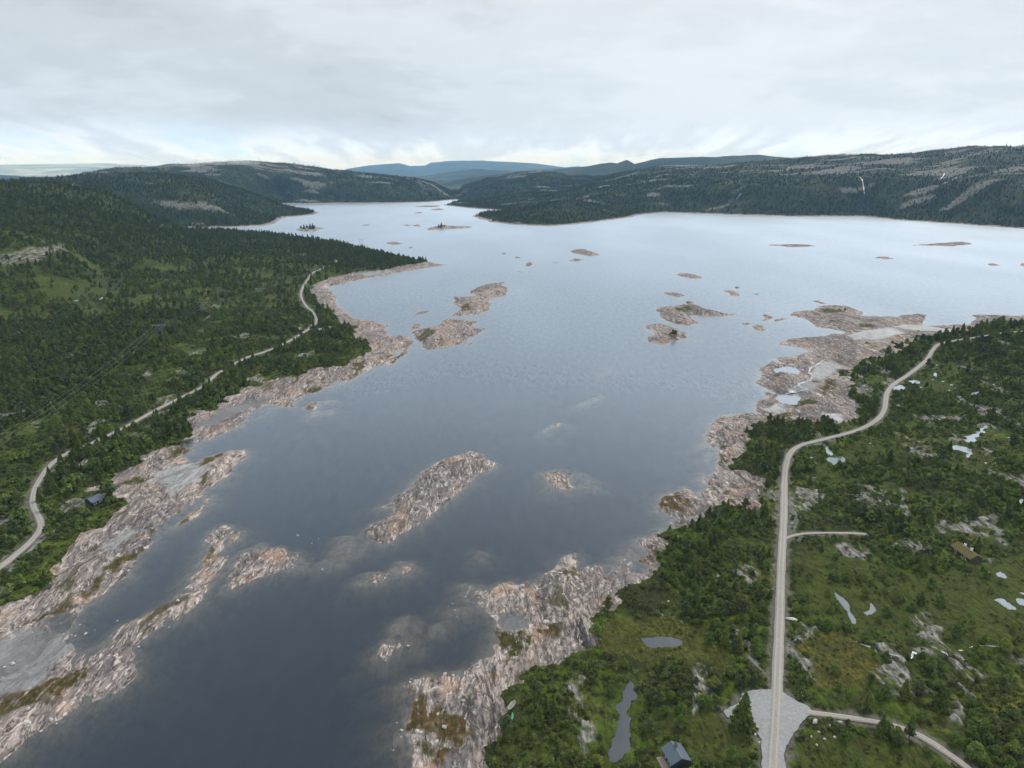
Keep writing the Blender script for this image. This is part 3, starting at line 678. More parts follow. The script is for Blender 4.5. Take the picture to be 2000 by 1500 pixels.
def ground_material():
    g = G('ground_rock_and_heath')
    p = g.pos()
    a_veg, a_moss, a_mud, a_grass, a_out, a_tone, a_gr = [g.attr(k).outputs['Fac'] for k in ('veg', 'moss', 'mud', 'grass', 'outcrop', 'tone', 'gravel')]
    ps = g.mapping(g.mapping(p, (1, 1, 1), (0, 0, -STRIKE)), (0.34, 1, 1))            # stretched along the strike
    # bare rock: pink gneiss, grey bands, pale quartz, dark cracks and lichen
    pw = g.new('ShaderNodeVectorMath', operation='ADD'); g.put(pw.inputs[0], ps)
    wv = g.new('ShaderNodeVectorMath', operation='SCALE'); g.put(wv.inputs[0], g.noise(ps, 0.06, 3, 0.5, out='Color')); wv.inputs['Scale'].default_value = 11.0
    g.l.new(wv.outputs[0], pw.inputs[1]); pv_ = pw.outputs[0]
    n0 = g.noise(pv_, 0.045, 5, 0.6, 0.4)
    n1 = g.noise(pv_, 0.13, 8, 0.60, 0.6)
    n2 = g.noise(pv_, 0.30, 7, 0.60, 0.5)
    n3 = g.noise(ps, 1.9, 6, 0.68)
    rk = g.ramp(n1, [(0.34, (0.10, 0.088, 0.085)), (0.43, (0.21, 0.175, 0.165)), (0.50, (0.48, 0.40, 0.36)), (0.56, (0.22, 0.195, 0.185)), (0.65, (0.60, 0.51, 0.46))])
    rk = g.mix(g.ramp(n0, [(0.42, 0.75), (0.54, 0.0)]), rk, (0.17, 0.155, 0.16))
    def veins(src, width, amt, colr, base):
        v = g.math('ABSOLUTE', g.math('SUBTRACT', src, 0.5))
        return g.mix(g.math('MULTIPLY', g.ramp(v, [(0.0, 1.0), (width, 0.0)]), amt), base, colr), v
    rk, vv1 = veins(n2, 0.022, 0.9, (0.05, 0.045, 0.043), rk)
    pale = g.ramp(g.noise(g.mapping(pv_, loc=(7, 3, 0)), 0.62, 6, 0.66, 0.8), [(0.54, 0.0), (0.62, 1.0)])
    rk = g.mix(g.math('MULTIPLY', pale, 0.7), rk, (0.84, 0.73, 0.66))
    nq = g.noise(g.mapping(pv_, (0.6, 1, 1), loc=(21, 5, 0)), 0.24, 7, 0.68, 0.6)
    rk, vv2 = veins(nq, 0.016, 0.92, (0.045, 0.04, 0.038), rk)
    n5 = g.noise(pv_, 0.85, 5, 0.72, 1.0)
    rk = g.mix(g.ramp(n5, [(0.58, 0.0), (0.66, 0.85)]), rk, (0.085, 0.075, 0.07))
    rk = g.mix(g.ramp(n3, [(0.38, 0.35), (0.50, 0.0)]), rk, (0.16, 0.14, 0.13))
    rust = g.noise(p, 0.07, 4, 0.5)
    rk = g.mix(g.ramp(rust, [(0.56, 0.0), (0.70, 0.5)]), rk, (0.46, 0.28, 0.17))
    weed = g.noise(g.mapping(pv_, loc=(40, 9, 0)), 0.11, 6, 0.62, 0.5)
    rk = g.mix(g.ramp(weed, [(0.60, 0.0), (0.64, 0.9)]), rk, (0.085, 0.075, 0.035))
    aged = g.math('MULTIPLY', g.attr('aged').outputs['Fac'], g.ramp(g.noise(pv_, 0.09, 6, 0.65), [(0.38, 1.0), (0.58, 0.25)]))
    rk = g.mix(g.math('MULTIPLY', aged, 0.42), rk, g.mix(0.82, rk, (0.11, 0.10, 0.092)))
    crack = g.ramp(vv1, [(0.0, 1.0), (0.03, 0.0)])
    # silt flats
    a_un, a_far = g.attr('under').outputs['Fac'], g.attr('far').outputs['Fac']
    mud = g.ramp(a_tone, [(0.0, (0.045, 0.046, 0.05)), (0.5, (0.21, 0.21, 0.215)), (1.0, (0.36, 0.35, 0.34))])
    mud = g.mix(g.ramp(g.noise(pv_, 0.22, 8, 0.68, 0.8), [(0.42, 0.0), (0.60, 0.85)]), mud, (0.10, 0.097, 0.095))
    mud, _v = veins(g.noise(pv_, 0.12, 6, 0.6), 0.014, 0.75, (0.05, 0.05, 0.05), mud)
    mud = g.mix(g.ramp(g.noise(p, 0.9, 5, 0.7), [(0.60, 0.0), (0.66, 0.5)]), mud, (0.45, 0.42, 0.39))
    rk = g.mix(a_mud, rk, mud)
    moss = g.ramp(a_tone, [(0.3, (0.045, 0.07, 0.012)), (0.65, (0.085, 0.075, 0.020)), (1.0, (0.115, 0.070, 0.026))])
    moss = g.mix(g.ramp(g.noise(p, 0.5, 5, 0.65), [(0.42, 0.0), (0.58, 0.9)]), moss, (0.048, 0.050, 0.018))
    mm = g.math('MULTIPLY', a_moss, g.ramp(g.noise(ps, 0.45, 6, 0.68), [(0.38, 0.0), (0.47, 1.0)]))
    rk = g.mix(mm, rk, moss)
    silt = g.ramp(g.noise(p, 0.25, 5, 0.6), [(0.35, (0.34, 0.27, 0.17)), (0.6, (0.66, 0.53, 0.36))])
    rk = g.mix(g.math('MULTIPLY', a_un, 0.72), rk, silt)
    # heath: dark heather, grass, straw-coloured bog
    h1 = g.noise(p, 0.035, 6, 0.6, 0.3); h2 = g.noise(p, 0.35, 6, 0.7); h3 = g.noise(p, 1.6, 4, 0.7)
    heath = g.ramp(h1, [(0.36, (0.040, 0.046, 0.013)), (0.47, (0.062, 0.094, 0.012)), (0.56, (0.084, 0.126, 0.015)), (0.68, (0.14, 0.142, 0.028))])
    heath = g.mix(g.ramp(h2, [(0.42, 0.85), (0.58, 0.0)]), heath, (0.034, 0.032, 0.016))
    heath = g.mix(g.ramp(h3, [(0.56, 0.0), (0.72, 0.55)]), heath, (0.12, 0.125, 0.05))
    ff = g.ramp(g.noise(p, 0.006, 6, 0.62), [(0.40, (0.022, 0.035, 0.015)), (0.52, (0.038, 0.054, 0.020)), (0.66, (0.070, 0.080, 0.034))])
    ff = g.mix(g.ramp(g.noise(p, 0.05, 5, 0.7), [(0.42, 0.7), (0.56, 0.0)]), ff, (0.022, 0.030, 0.014))
    heath = g.mix(a_far, heath, ff)
    grass = g.ramp(a_tone, [(0.3, (0.068, 0.112, 0.014)), (0.6, (0.086, 0.104, 0.016)), (1.0, (0.150, 0.125, 0.024))])
    grass = g.mix(g.ramp(g.noise(p, 0.75, 6, 0.72), [(0.47, 0.8), (0.56, 0.0)]), grass, (0.045, 0.046, 0.018))
    grass = g.mix(g.ramp(g.noise(p, 0.16, 6, 0.65), [(0.42, 0.75), (0.60, 0.0)]), grass, (0.058, 0.060, 0.018))
    grass = g.mix(g.ramp(h2, [(0.60, 0.0), (0.74, 0.5)]), grass, (0.16, 0.14, 0.05))
    heath = g.mix(g.math('MULTIPLY', a_grass, 0.9), heath, grass)
    olr = g.noise(ps, 0.8, 6, 0.65)
    outc = g.ramp(olr, [(0.34, (0.07, 0.068, 0.06)), (0.46, (0.15, 0.145, 0.13)), (0.56, (0.27, 0.255, 0.24)), (0.70, (0.42, 0.40, 0.365))])
    om = g.math('MULTIPLY', a_out, g.ramp(g.noise(ps, 0.30, 7, 0.72), [(0.44, 0.0), (0.52, 1.0)]))
    heath = g.mix(om, heath, outc)
    vm = g.ramp(g.math('ADD', a_veg, g.math('MULTIPLY', g.math('SUBTRACT', h2, 0.5), 0.9)), [(0.40, 0.0), (0.56, 1.0)])
    col = g.mix(vm, rk, heath)
    gcol = g.mix(g.noise(p, 1.3, 5, 0.7), (0.10, 0.085, 0.07), (0.24, 0.22, 0.20))
    col = g.mix(g.math('MULTIPLY', a_gr, 0.75), col, gcol)
    rough = g.mix(a_mud, (0.85, 0.85, 0.85), (0.32, 0.32, 0.32))
    hgt = g.math('ADD', g.math('MULTIPLY', n3, 0.25), g.math('MULTIPLY', n2, 1.1))
    hgt = g.math('SUBTRACT', hgt, g.math('MULTIPLY', crack, 0.35))
    hgt = g.math('MULTIPLY', hgt, g.math('SUBTRACT', 1.0, g.math('MULTIPLY', a_mud, 0.9)))
    g.bsdf(col, rough, g.bump(hgt, 0.9, 0.8), g.mix(a_mud, (0.06, 0.06, 0.06), (0.4, 0.4, 0.4)))
    return g.m
M_GROUND = ground_material()

def hill_material():
    g = G('hill_forest_and_rock')
    p = g.pos()
    a_veg = g.attr('veg').outputs['Fac']; a_out = g.attr('outcrop').outputs['Fac']
    n1 = g.noise(p, 0.004, 7, 0.6); n2 = g.noise(p, 0.03, 6, 0.7); n3 = g.noise(p, 0.012, 6, 0.65)
    veg = g.ramp(n1, [(0.38, (0.022, 0.040, 0.016)), (0.5, (0.036, 0.062, 0.020)), (0.62, (0.068, 0.088, 0.026))])
    veg = g.mix(g.ramp(n2, [(0.4, 0.7), (0.6, 0.0)]), veg, (0.020, 0.030, 0.014))
    rk = g.ramp(n2, [(0.4, (0.13, 0.12, 0.11)), (0.6, (0.32, 0.30, 0.28))])
    hz_ = g.math('DIVIDE', g.math('SUBTRACT', g.new('ShaderNodeSeparateXYZ').outputs[2], 0.0), 1.0)
    m = g.math('MULTIPLY', a_out, g.ramp(n3, [(0.40, 0.0), (0.52, 1.0)]))
    col = g.mix(m, veg, rk)
    shore = g.mix(n2, (0.42, 0.34, 0.29), (0.55, 0.47, 0.40))
    col = g.mix(a_veg, shore, col)
    g.bsdf(col, 0.9, g.bump(n2, 8.0, 0.7), 0.1)
    return g.m
M_HILL = hill_material()
def far_material():
    g = G('far_hill_forest'); p = g.pos()
    n = g.noise(p, 0.0012, 8, 0.65); n2 = g.noise(p, 0.008, 5, 0.65)
    col = g.ramp(n, [(0.40, (0.022, 0.038, 0.020)), (0.55, (0.040, 0.058, 0.028)), (0.68, (0.10, 0.11, 0.07))])
    col = g.mix(g.ramp(n2, [(0.60, 0.0), (0.72, 0.6)]), col, (0.16, 0.15, 0.14))
    g.bsdf(col, 0.95, None, 0.05); return g.m
M_FAR = far_material()

def plain_material():
    g = G('far_plain_sunlit_tone'); n = g.noise(g.pos(), 0.0009, 8, 0.7)  # sunlit paleness of the distant plateau is put into its colour
    g.bsdf(g.ramp(n, [(0.40, (0.16, 0.20, 0.14)), (0.52, (0.34, 0.38, 0.30)), (0.62, (0.62, 0.60, 0.52))]), 0.95, None, 0.05); return g.m
M_PLAIN = plain_material()

def water_material(name, bottom=False, ripple=1.0, veil=0.16, col=(0.14, 0.175, 0.20)):
    g = G(name); p = g.pos()
    w1 = g.noise(g.mapping(p, (1, 0.45, 1), (0, 0, 0.5)), 0.55, 5, 0.6)
    w2 = g.noise(g.mapping(p, (1, 0.6, 1), (0, 0, 0.2)), 0.09, 3, 0.5)
    gust = g.ramp(g.noise(g.mapping(p, (1, 0.35, 1)), 0.006, 4, 0.5), [(0.35, 0.45), (0.65, 1.0)])
    h = g.math('ADD', g.math('MULTIPLY', w1, gust), g.math('MULTIPLY', w2, 0.6))
    nrm = g.bump(h, 0.05 * ripple, 1.0)
    fr = g.new('ShaderNodeFresnel'); fr.inputs['IOR'].default_value = 1.60
    gl = g.new('ShaderNodeBsdfGlossy'); gl.inputs['Roughness'].default_value = 0.28; g.put(gl.inputs['Normal'], nrm)
    gl.inputs['Color'].default_value = (0.78, 0.88, 1.0, 1)
    tr = g.new('ShaderNodeBsdfTransparent'); df = g.new('ShaderNodeBsdfDiffuse'); df.inputs['Color'].default_value = (*col, 1)
    m1 = g.new('ShaderNodeMixShader'); m1.inputs[0].default_value = veil; g.l.new(tr.outputs[0], m1.inputs[1]); g.l.new(df.outputs[0], m1.inputs[2])
    m2 = g.new('ShaderNodeMixShader'); g.l.new(fr.outputs[0], m2.inputs[0]); g.l.new(m1.outputs[0], m2.inputs[1]); g.l.new(gl.outputs[0], m2.inputs[2])
    g.l.new(m2.outputs[0], g.out.inputs['Surface'])
    # cat's paws and ripples change how much sky the surface gives back
    w3 = g.noise(g.mapping(p, (1, 0.30, 1), (0, 0, 0.35)), 0.30, 6, 0.65)
    k = g.math('ADD', g.math('MULTIPLY', g.math('SUBTRACT', w3, 0.5), 0.55), g.math('MULTIPLY', g.math('SUBTRACT', gust, 0.7), 0.20))
    g.l.new(g.math('MULTIPLY', fr.outputs[0], g.math('ADD', k, 1.0), clamp=True), m2.inputs[0])
    if bottom:
        ab = g.new('ShaderNodeVolumeAbsorption'); ab.inputs['Color'].default_value = (0.62, 0.58, 0.42, 1); ab.inputs['Density'].default_value = 0.62
        g.l.new(ab.outputs[0], g.out.inputs['Volume'])
    return g.m
M_WATER = water_material('lake_water', True, veil=0.10, col=(0.10, 0.16, 0.23))
M_POND = water_material('pond_water', False, 0.25, 0.9, (0.04, 0.042, 0.045))
M_PALEPOND = water_material('sky_pale_pond_water', False, 0.25, 0.95, (0.15, 0.165, 0.18))  # bright sky reflection put into the pale diffuse colour

# ------------------------------------------------------------------ ground, hills, islands as meshes
def sub_mesh(name, mask, material):
    f = Fq[mask]; u, inv = np.unique(f, return_inverse=True)
    me = mesh_np(name, V[u], inv.reshape(-1, 4), smooth=True)
    for k, arr in attr.items():
        a = me.attributes.new(k, 'FLOAT', 'POINT'); a.data.foreach_set('value', arr.reshape(-1)[u].astype(np.float32))
    me.materials.append(material)
    return link(bpy.data.objects.new(name, me))
tag(sub_mesh('ground', region == 0, M_GROUND), kind='structure')
tag(sub_mesh('hills', region == 1, M_GROUND), kind='structure')
tag(sub_mesh('plain', region == 3, M_PLAIN), kind='structure')
tag(sub_mesh('mountains', region == 2, M_FAR), kind='structure')
for k in range(len(ISL)):
    m = region == 1000 + k
    if m.sum() > 0: tag(sub_mesh('island', m, M_GROUND), kind='structure')

# water: one closed body, flat top at z = 0
def box_obj(name, lo, hi, material):
    x0, y0, z0 = lo; x1, y1, z1 = hi
    v = [(x0, y0, z0), (x1, y0, z0), (x1, y1, z0), (x0, y1, z0), (x0, y0, z1), (x1, y0, z1), (x1, y1, z1), (x0, y1, z1)]
    f = [(0, 3, 2, 1), (4, 5, 6, 7), (0, 1, 5, 4), (1, 2, 6, 5), (2, 3, 7, 6), (3, 0, 4, 7)]
    me = mesh_np(name, v, f); me.materials.append(material); return link(bpy.data.objects.new(name, me))
tag(box_obj('water', (-2600, 20, -26), (5200, 4200, 0), M_WATER), kind='structure')

# ponds and puddles: thin sheets in their hollows
def sheet(name, outline, z, material):
    bm = bmesh.new()
    P = catmull(np.vstack([outline, outline[:1]]), 1.0)[:-1]
    vs_ = [bm.verts.new((x, y, z)) for x, y in P]
    f = bm.faces.new(vs_); bm.normal_update()
    if f.normal.z < 0: f.normal_flip()
    bmesh.ops.triangulate(bm, faces=[f])
    me = bpy.data.meshes.new(name); bm.to_mesh(me); bm.free(); me.materials.append(material)
    return link(bpy.data.objects.new(name, me))
def grow(pg, e):
    c = pg.mean(0); d = pg - c; L = np.linalg.norm(d, axis=1, keepdims=True)
    return c + d * (1 + e / L)
for pg, z, lab in PONW:
    tag(sheet('pond', grow(pg, 0.5), z - 0.02, M_PALEPOND if any(q in lab for q in ('round bog', 'bright', 'pale', 'crescent', 'curved', 'slanting')) else M_POND), lab, kind='structure')

# ------------------------------------------------------------------ roads
def gravel_material(name, base, dark, tracks=False):
    g = G(name); p = g.pos()
    n = g.noise(p, 1.1, 7, 0.7); n2 = g.noise(p, 0.15, 4, 0.5)
    c = g.mix(g.ramp(n, [(0.35, 0.0), (0.65, 1.0)]), dark, base)
    c = g.mix(g.ramp(n2, [(0.4, 0.0), (0.65, 0.35)]), c, tuple(x * 0.75 for x in base))
    if tracks:
        u = g.attr('across').outputs['Fac']        # -1 .. 1 across the road
        t = g.math('ABSOLUTE', g.math('SUBTRACT', g.math('ABSOLUTE', u), 0.45))
        c = g.mix(g.ramp(g.math('ADD', t, g.math('MULTIPLY', g.math('SUBTRACT', n, 0.5), 0.3)), [(0.05, 0.5), (0.25, 0.0)]), c, tuple(min(1, x * 1.25) for x in base))
    g.bsdf(c, 0.9, g.bump(n, 0.06, 0.7), 0.2); return g.m
M_ROAD = gravel_material('pale_gravel', (0.35, 0.33, 0.30), (0.25, 0.235, 0.21), True)
M_TRACK = gravel_material('sandy_gravel', (0.37, 0.335, 0.295), (0.25, 0.225, 0.195), True)
M_PAD = gravel_material('grey_crushed_stone', (0.34, 0.345, 0.35), (0.24, 0.245, 0.25))
def ribbon(name, pl, w, material, lift, zf=None):
    P = pl; T = np.gradient(P, axis=0); T /= np.linalg.norm(T, axis=1, keepdims=True); Nn = np.stack([-T[:, 1], T[:, 0]], 1)
    us = np.array([-1, -0.75, -0.4, 0, 0.4, 0.75, 1.0])
    rag = perlin(np.arange(len(P)) * 0.37, np.arange(len(P)) * 0.0, 5) * 0.22
    rows = []
    for i, u in enumerate(us):
        e = (w / 2) * u + (np.sign(u) * rag if abs(u) == 1 else 0)
        xy = P + Nn * np.asarray(e)[..., None] if np.ndim(e) else P + Nn * e
        z = road_z(xy[:, 0], xy[:, 1]) + lift + 0.10 * (1 - u * u) - (0.22 if abs(u) == 1 else 0)
        rows.append(np.column_stack([xy, z]))
    Vv = np.stack(rows, 1); n, k = Vv.shape[:2]; idx_ = np.arange(n * k).reshape(n, k)
    F = np.stack([idx_[:-1, :-1], idx_[1:, :-1], idx_[1:, 1:], idx_[:-1, 1:]], -1).reshape(-1, 4)
    me = mesh_np(name, Vv.reshape(-1, 3), F, True)
    nz = me.polygons[0].normal.z
    if nz < 0: me.flip_normals()
    a = me.attributes.new('across', 'FLOAT', 'POINT'); a.data.foreach_set('value', np.tile(us, n).astype(np.float32))
    me.materials.append(material); return link(bpy.data.objects.new(name, me))
tag(ribbon('road', ROADW['main'][0], 3.15, M_ROAD, 0.16), 'pale gravel road running up the right bank of the lake', kind='structure')
tag(ribbon('road', ROADW['left'][0], 2.7, M_ROAD, 0.12), 'pale gravel road winding through forest on the left bank', kind='structure')
tag(ribbon('path', ROADW['track'][0], 1.7, M_TRACK, 0.06), 'narrow gravel track leading right from the road', kind='structure')
tag(ribbon('path', ROADW['branch'][0], 2.1, M_TRACK, 0.08), 'narrow gravel drive leaving the grey yard to the right', kind='structure')
bm = bmesh.new()
x0, y0 = PADW.min(0); x1, y1 = PADW.max(0)
PD = catmull(np.vstack([PADW, PADW[:1]]), 0.8)[:-1]
PD = PD + np.stack([fbm(PD[:, 0], PD[:, 1], 4, 3, 17), fbm(PD[:, 0], PD[:, 1], 4, 3, 18)], 1) * 0.7
vs_ = [bm.verts.new((x, y, 0)) for x, y in PD]
f = bm.faces.new(vs_)
bmesh.ops.triangulate(bm, faces=[f]); bmesh.ops.subdivide_edges(bm, edges=[e for e in bm.edges if e.calc_length() > 3], cuts=3, use_grid_fill=True)
co = np.array([v.co[:2] for v in bm.verts]); zz = road_z(co[:, 0], co[:, 1]) + 0.05
for v, z in zip(bm.verts, zz): v.co.z = z
bm.normal_update()
me = bpy.data.meshes.new('gravel_yard'); bm.to_mesh(me); bm.free()
if me.polygons[0].normal.z < 0: me.flip_normals()
me.materials.append(M_PAD); tag(link(bpy.data.objects.new('gravel_yard', me)), 'grey crushed stone yard where the drives meet the road', kind='structure')

# haze: the air over the whole place
gz = G('haze'); pv = gz.new('ShaderNodeVolumePrincipled'); pv.inputs['Color'].default_value = (0.26, 0.54, 1.0, 1); pv.inputs['Density'].default_value = 3.9e-5; pv.inputs['Absorption Color'].default_value = (1, 1, 1, 1)
pv.inputs['Anisotropy'].default_value = 0.0
gz.l.new(pv.outputs[0], gz.out.inputs['Volume'])
tag(box_obj('haze', (-36000, -400, -28), (36000, 35500, 700), gz.m), kind='stuff')
# ------------------------------------------------------------------ trees
def leaf_material(name, c0, c1, c2, rough=0.7):
    g = G(name)
    oi = g.new('ShaderNodeObjectInfo'); p = g.tc()
    n = g.noise(p, 0.9, 3, 0.6)
    col = g.ramp(oi.outputs['Random'], [(0.0, tuple(x * 0.75 for x in c0)), (0.3, c0), (0.6, c1), (0.85, c2), (1.0, (c2[0] * 1.35, c2[1] * 1.2, c2[2] * 1.1))])
    col = g.mix(g.ramp(n, [(0.35, 0.0), (0.68, 0.55)]), col, tuple(min(1, x * 1.7) for x in c2))
    b = g.bsdf(col, rough, None, 0.04)
    return g.m
M_SPRUCE = leaf_material('spruce_needles', (0.044, 0.062, 0.018), (0.063, 0.085, 0.022), (0.088, 0.108, 0.026))
M_PINE = leaf_material('pine_needles', (0.050, 0.066, 0.030), (0.066, 0.082, 0.034), (0.084, 0.098, 0.038))
M_BIRCH = leaf_material('birch_leaves', (0.062, 0.098, 0.024), (0.082, 0.122, 0.028), (0.112, 0.145, 0.034))
M_BUSH = leaf_material('heath_shrub', (0.040, 0.046, 0.017), (0.058, 0.074, 0.024), (0.094, 0.118, 0.036))
def bark(name, c):
    g = G(name); n = g.noise(g.tc(), 3.0, 4, 0.7); g.bsdf(g.mix(n, tuple(x * 0.6 for x in c), c), 0.9, None, 0.1); return g.m
M_BARK = bark('conifer_bark', (0.12, 0.09, 0.07)); M_BBARK = bark('birch_bark', (0.42, 0.40, 0.37))

def leaf_tris(rs, C, nrm, size, flat_=0.5):
    """one ragged triangle pair per centre, turned mostly towards nrm"""
    n = len(C)
    nn = nrm + rs.normal(0, flat_, (n, 3)); nn /= np.linalg.norm(nn, axis=1, keepdims=True) + 1e-9
    a = np.cross(nn, rs.normal(0, 1, (n, 3))); a /= np.linalg.norm(a, axis=1, keepdims=True) + 1e-9
    b = np.cross(nn, a)
    s = size[:, None] * rs.uniform(0.7, 1.3, (n, 1))
    q = np.stack([C - a * s * 0.6, C + b * s * 0.45, C + a * s * 0.7, C - b * s * 0.5], 1)
    q += rs.normal(0, 0.12, q.shape) * s[:, None]
    return q.reshape(-1, 3), np.arange(4 * n).reshape(n, 4)
def spruce_pts(rs, h, w, n, lift=0.08):
    t = rs.beta(1.0, 1.35, n) * 0.97; th = rs.uniform(0, 2 * np.pi, n)
    wh = 0.72 + 0.38 * np.abs(np.sin(t * h * 3.1 + th * 0.3)) 
    lob = 1 + 0.22 * np.sin(th * rs.randint(3, 6) + rs.rand() * 6 + t * 5)
    R = w * (1 - t) ** 0.85 * wh * lob * np.sqrt(rs.uniform(0.30, 1, n)) + 0.02
    z = h * (lift + (1 - lift) * t) - R * 0.25
    C = np.stack([R * np.cos(th), R * np.sin(th), z], 1)
    nr_ = np.stack([np.cos(th) * 0.5, np.sin(th) * 0.5, np.full(n, 0.8)], 1)
    return C, nr_, t
def lobe_pts(rs, h, w, n, nl, base=0.25, top_flat=1.0):
    """leaves on the skins of several clumps"""
    L = []
    for k in range(nl):
        u = (k + rs.rand()) / nl; th = k * 2.4 + rs.rand()
        zz = h * (base + (0.86 - base) * u); rad = w * (0.62 - 0.35 * abs(u - 0.4)) * rs.uniform(0.7, 1.1) * (1.05 - 0.45 * u)
        off = w * 0.62 * math.sqrt(max(0.0, 1 - (u * 1.05) ** 2)) * rs.uniform(0.5, 1.1)
        L.append((off * math.cos(th), off * math.sin(th), zz, rad))
    L.append((0, 0, h * 0.84, w * 0.36))
    L = np.array(L); pick = rs.choice(len(L), n, p=L[:, 3] ** 2 / (L[:, 3] ** 2).sum())
    v = rs.normal(0, 1, (n, 3)); v /= np.linalg.norm(v, axis=1, keepdims=True); v[:, 2] = np.where(v[:, 2] < -0.3, -v[:, 2], v[:, 2])
    rr_ = L[pick, 3] * rs.uniform(0.72, 1.08, n)
    C = L[pick, :3] + v * rr_[:, None] * np.array([1, 1, 0.8 * top_flat]); C[:, 2] = np.clip(C[:, 2], 0.05 * h, h)
    return C, v + np.array([0, 0, 0.3]), L
def tube_mesh(bm, pts, rads, seg=6):
    rings = []
    for i, (p, r) in enumerate(zip(pts, rads)):
        p = Vector(p); d = (Vector(pts[min(i + 1, len(pts) - 1)]) - Vector(pts[max(i - 1, 0)])).normalized()
        u = d.orthogonal().normalized(); v = d.cross(u)
        rings.append([bm.verts.new(p + (u * math.cos(a) + v * math.sin(a)) * r) for a in [2 * math.pi * k / seg for k in range(seg)]])
    for a, b in zip(rings, rings[1:]):
        for k in range(seg):
            bm.faces.new((a[k], a[(k + 1) % seg], b[(k + 1) % seg], b[k]))
    bm.faces.new(rings[-1]); bm.faces.new(rings[0][::-1])
def bm_to(name, bm, m):
    me = bpy.data.meshes.new(name); bm.normal_update(); bm.to_mesh(me); bm.free(); me.materials.append(m); return me
KINDS_T = {}
def make_variants():
    for kind, nv in (('spruce', 5), ('pine', 4), ('birch', 5), ('bush', 3)):
        vs3 = []
        for k in range(nv):
            rs = np.random.RandomState(100 + k + 10 * len(kind))
            bm = bmesh.new()
            if kind == 'spruce':
                h, w = 8.0, rs.uniform(1.45, 2.1); m, mb = M_SPRUCE, M_BARK
                def leaves(n, sz, h=h, w=w, rs=rs):
                    C, nn, t = spruce_pts(rs, h, w, n); return leaf_tris(rs, C, nn, sz * (0.55 + 0.65 * (1 - t)), 0.45)
                tube_mesh(bm, [(0, 0, -0.4), (0.03, 0, h * 0.5), (0, 0.02, h * 0.97)], [0.16, 0.10, 0.015])
                for q in range(10):
                    z = h * (0.12 + 0.07 * q); a = q * 2.4; r = w * (1 - z / h) * 0.8
                    tube_mesh(bm, [(0, 0, z), (math.cos(a) * r, math.sin(a) * r, z - 0.12 * r)], [0.03, 0.008], 4)
            elif kind == 'pine':
                h, w = 7.0, rs.uniform(1.7, 2.4); m, mb = M_PINE, M_BARK
                C0, n0, L = lobe_pts(rs, h, w, 4, 9, 0.30)
                def leaves(n, sz, h=h, w=w, rs=rs, L=L):
                    pick = rs.choice(len(L), n); v = rs.normal(0, 1, (n, 3)); v /= np.linalg.norm(v, axis=1, keepdims=True)
                    C = L[pick, :3] + v * (L[pick, 3] * rs.uniform(0.55, 1.05, n))[:, None] * np.array([1, 1, 0.7]); C[:, 2] = np.clip(C[:, 2], 0.1 * h, h)
                    return leaf_tris(rs, C, v + np.array([0, 0, 0.5]), np.full(n, sz), 0.6)
                tube_mesh(bm, [(0, 0, -0.4), (0.1, 0.05, h * 0.45), (0, 0.1, h * 0.85)], [0.17, 0.12, 0.03])
                for l in L: tube_mesh(bm, [(0.05, 0.05, max(0.4, l[2] - 0.5 * l[3] - 0.4)), tuple(l[:3])], [0.06, 0.02], 4)
            elif kind == 'birch':
                h, w = 4.6, rs.uniform(1.6, 2.2); m, mb = M_BIRCH, M_BBARK
                C0, n0, L = lobe_pts(rs, h, w, 4, 10, 0.22)
                def leaves(n, sz, h=h, w=w, rs=rs, L=L):
                    pick = rs.choice(len(L), n, p=L[:, 3] ** 2 / (L[:, 3] ** 2).sum()); v = rs.normal(0, 1, (n, 3)); v /= np.linalg.norm(v, axis=1, keepdims=True)
                    v[:, 2] = np.where(v[:, 2] < -0.3, -v[:, 2], v[:, 2])
                    C = L[pick, :3] + v * (L[pick, 3] * rs.uniform(0.7, 1.1, n))[:, None]; C[:, 2] = np.clip(C[:, 2], 0.05 * h, h)
                    return leaf_tris(rs, C, v + np.array([0, 0, 0.3]), np.full(n, sz), 0.55)
                for q in range(3):
                    a = q * 2.1; tube_mesh(bm, [(0.1 * math.cos(a), 0.1 * math.sin(a), -0.3), (0.35 * math.cos(a), 0.35 * math.sin(a), h * 0.4), (0.5 * math.cos(a), 0.5 * math.sin(a), h * 0.8)], [0.07, 0.05, 0.012], 5)
                for l in L: tube_mesh(bm, [(0.1, 0, l[2] * 0.5), tuple(l[:3])], [0.03, 0.01], 4)
            else:
                h, w = 1.0, rs.uniform(0.8, 1.1); m, mb = M_BUSH, M_BARK
                C0, n0, L = lobe_pts(rs, h, w, 4, 6, 0.15)
                def leaves(n, sz, h=h, w=w, rs=rs, L=L):
                    pick = rs.choice(len(L), n); v = rs.normal(0, 1, (n, 3)); v /= np.linalg.norm(v, axis=1, keepdims=True); v[:, 2] = np.abs(v[:, 2])
                    C = L[pick, :3] * np.array([1, 1, 0.7]) + v * (L[pick, 3] * rs.uniform(0.6, 1.1, n))[:, None]
                    return leaf_tris(rs, C, v + np.array([0, 0, 0.3]), np.full(n, sz), 0.6)
                tube_mesh(bm, [(0, 0, -0.2), (0.05, 0, 0.5)], [0.03, 0.01], 4)
            trunk = bm_to(kind + '_trunk', bm, mb)
            q = {'spruce': ((900, 0.62), (240, 1.15), (70, 2.0)), 'pine': ((900, 0.50), (240, 0.95), (70, 1.7)),
                 'birch': ((1000, 0.36), (230, 0.75), (60, 1.4)), 'bush': ((110, 0.30), (110, 0.30), (30, 0.6))}[kind]
            lod = []
            for li, (n, sz) in enumerate(q):
                Vv, Ff = leaves(n, sz); me = mesh_np('%s_crown' % kind, Vv, Ff); me.materials.append(m); lod.append(me)
            vs3.append((h, w, trunk, lod))
        KINDS_T[kind] = vs3
make_variants()

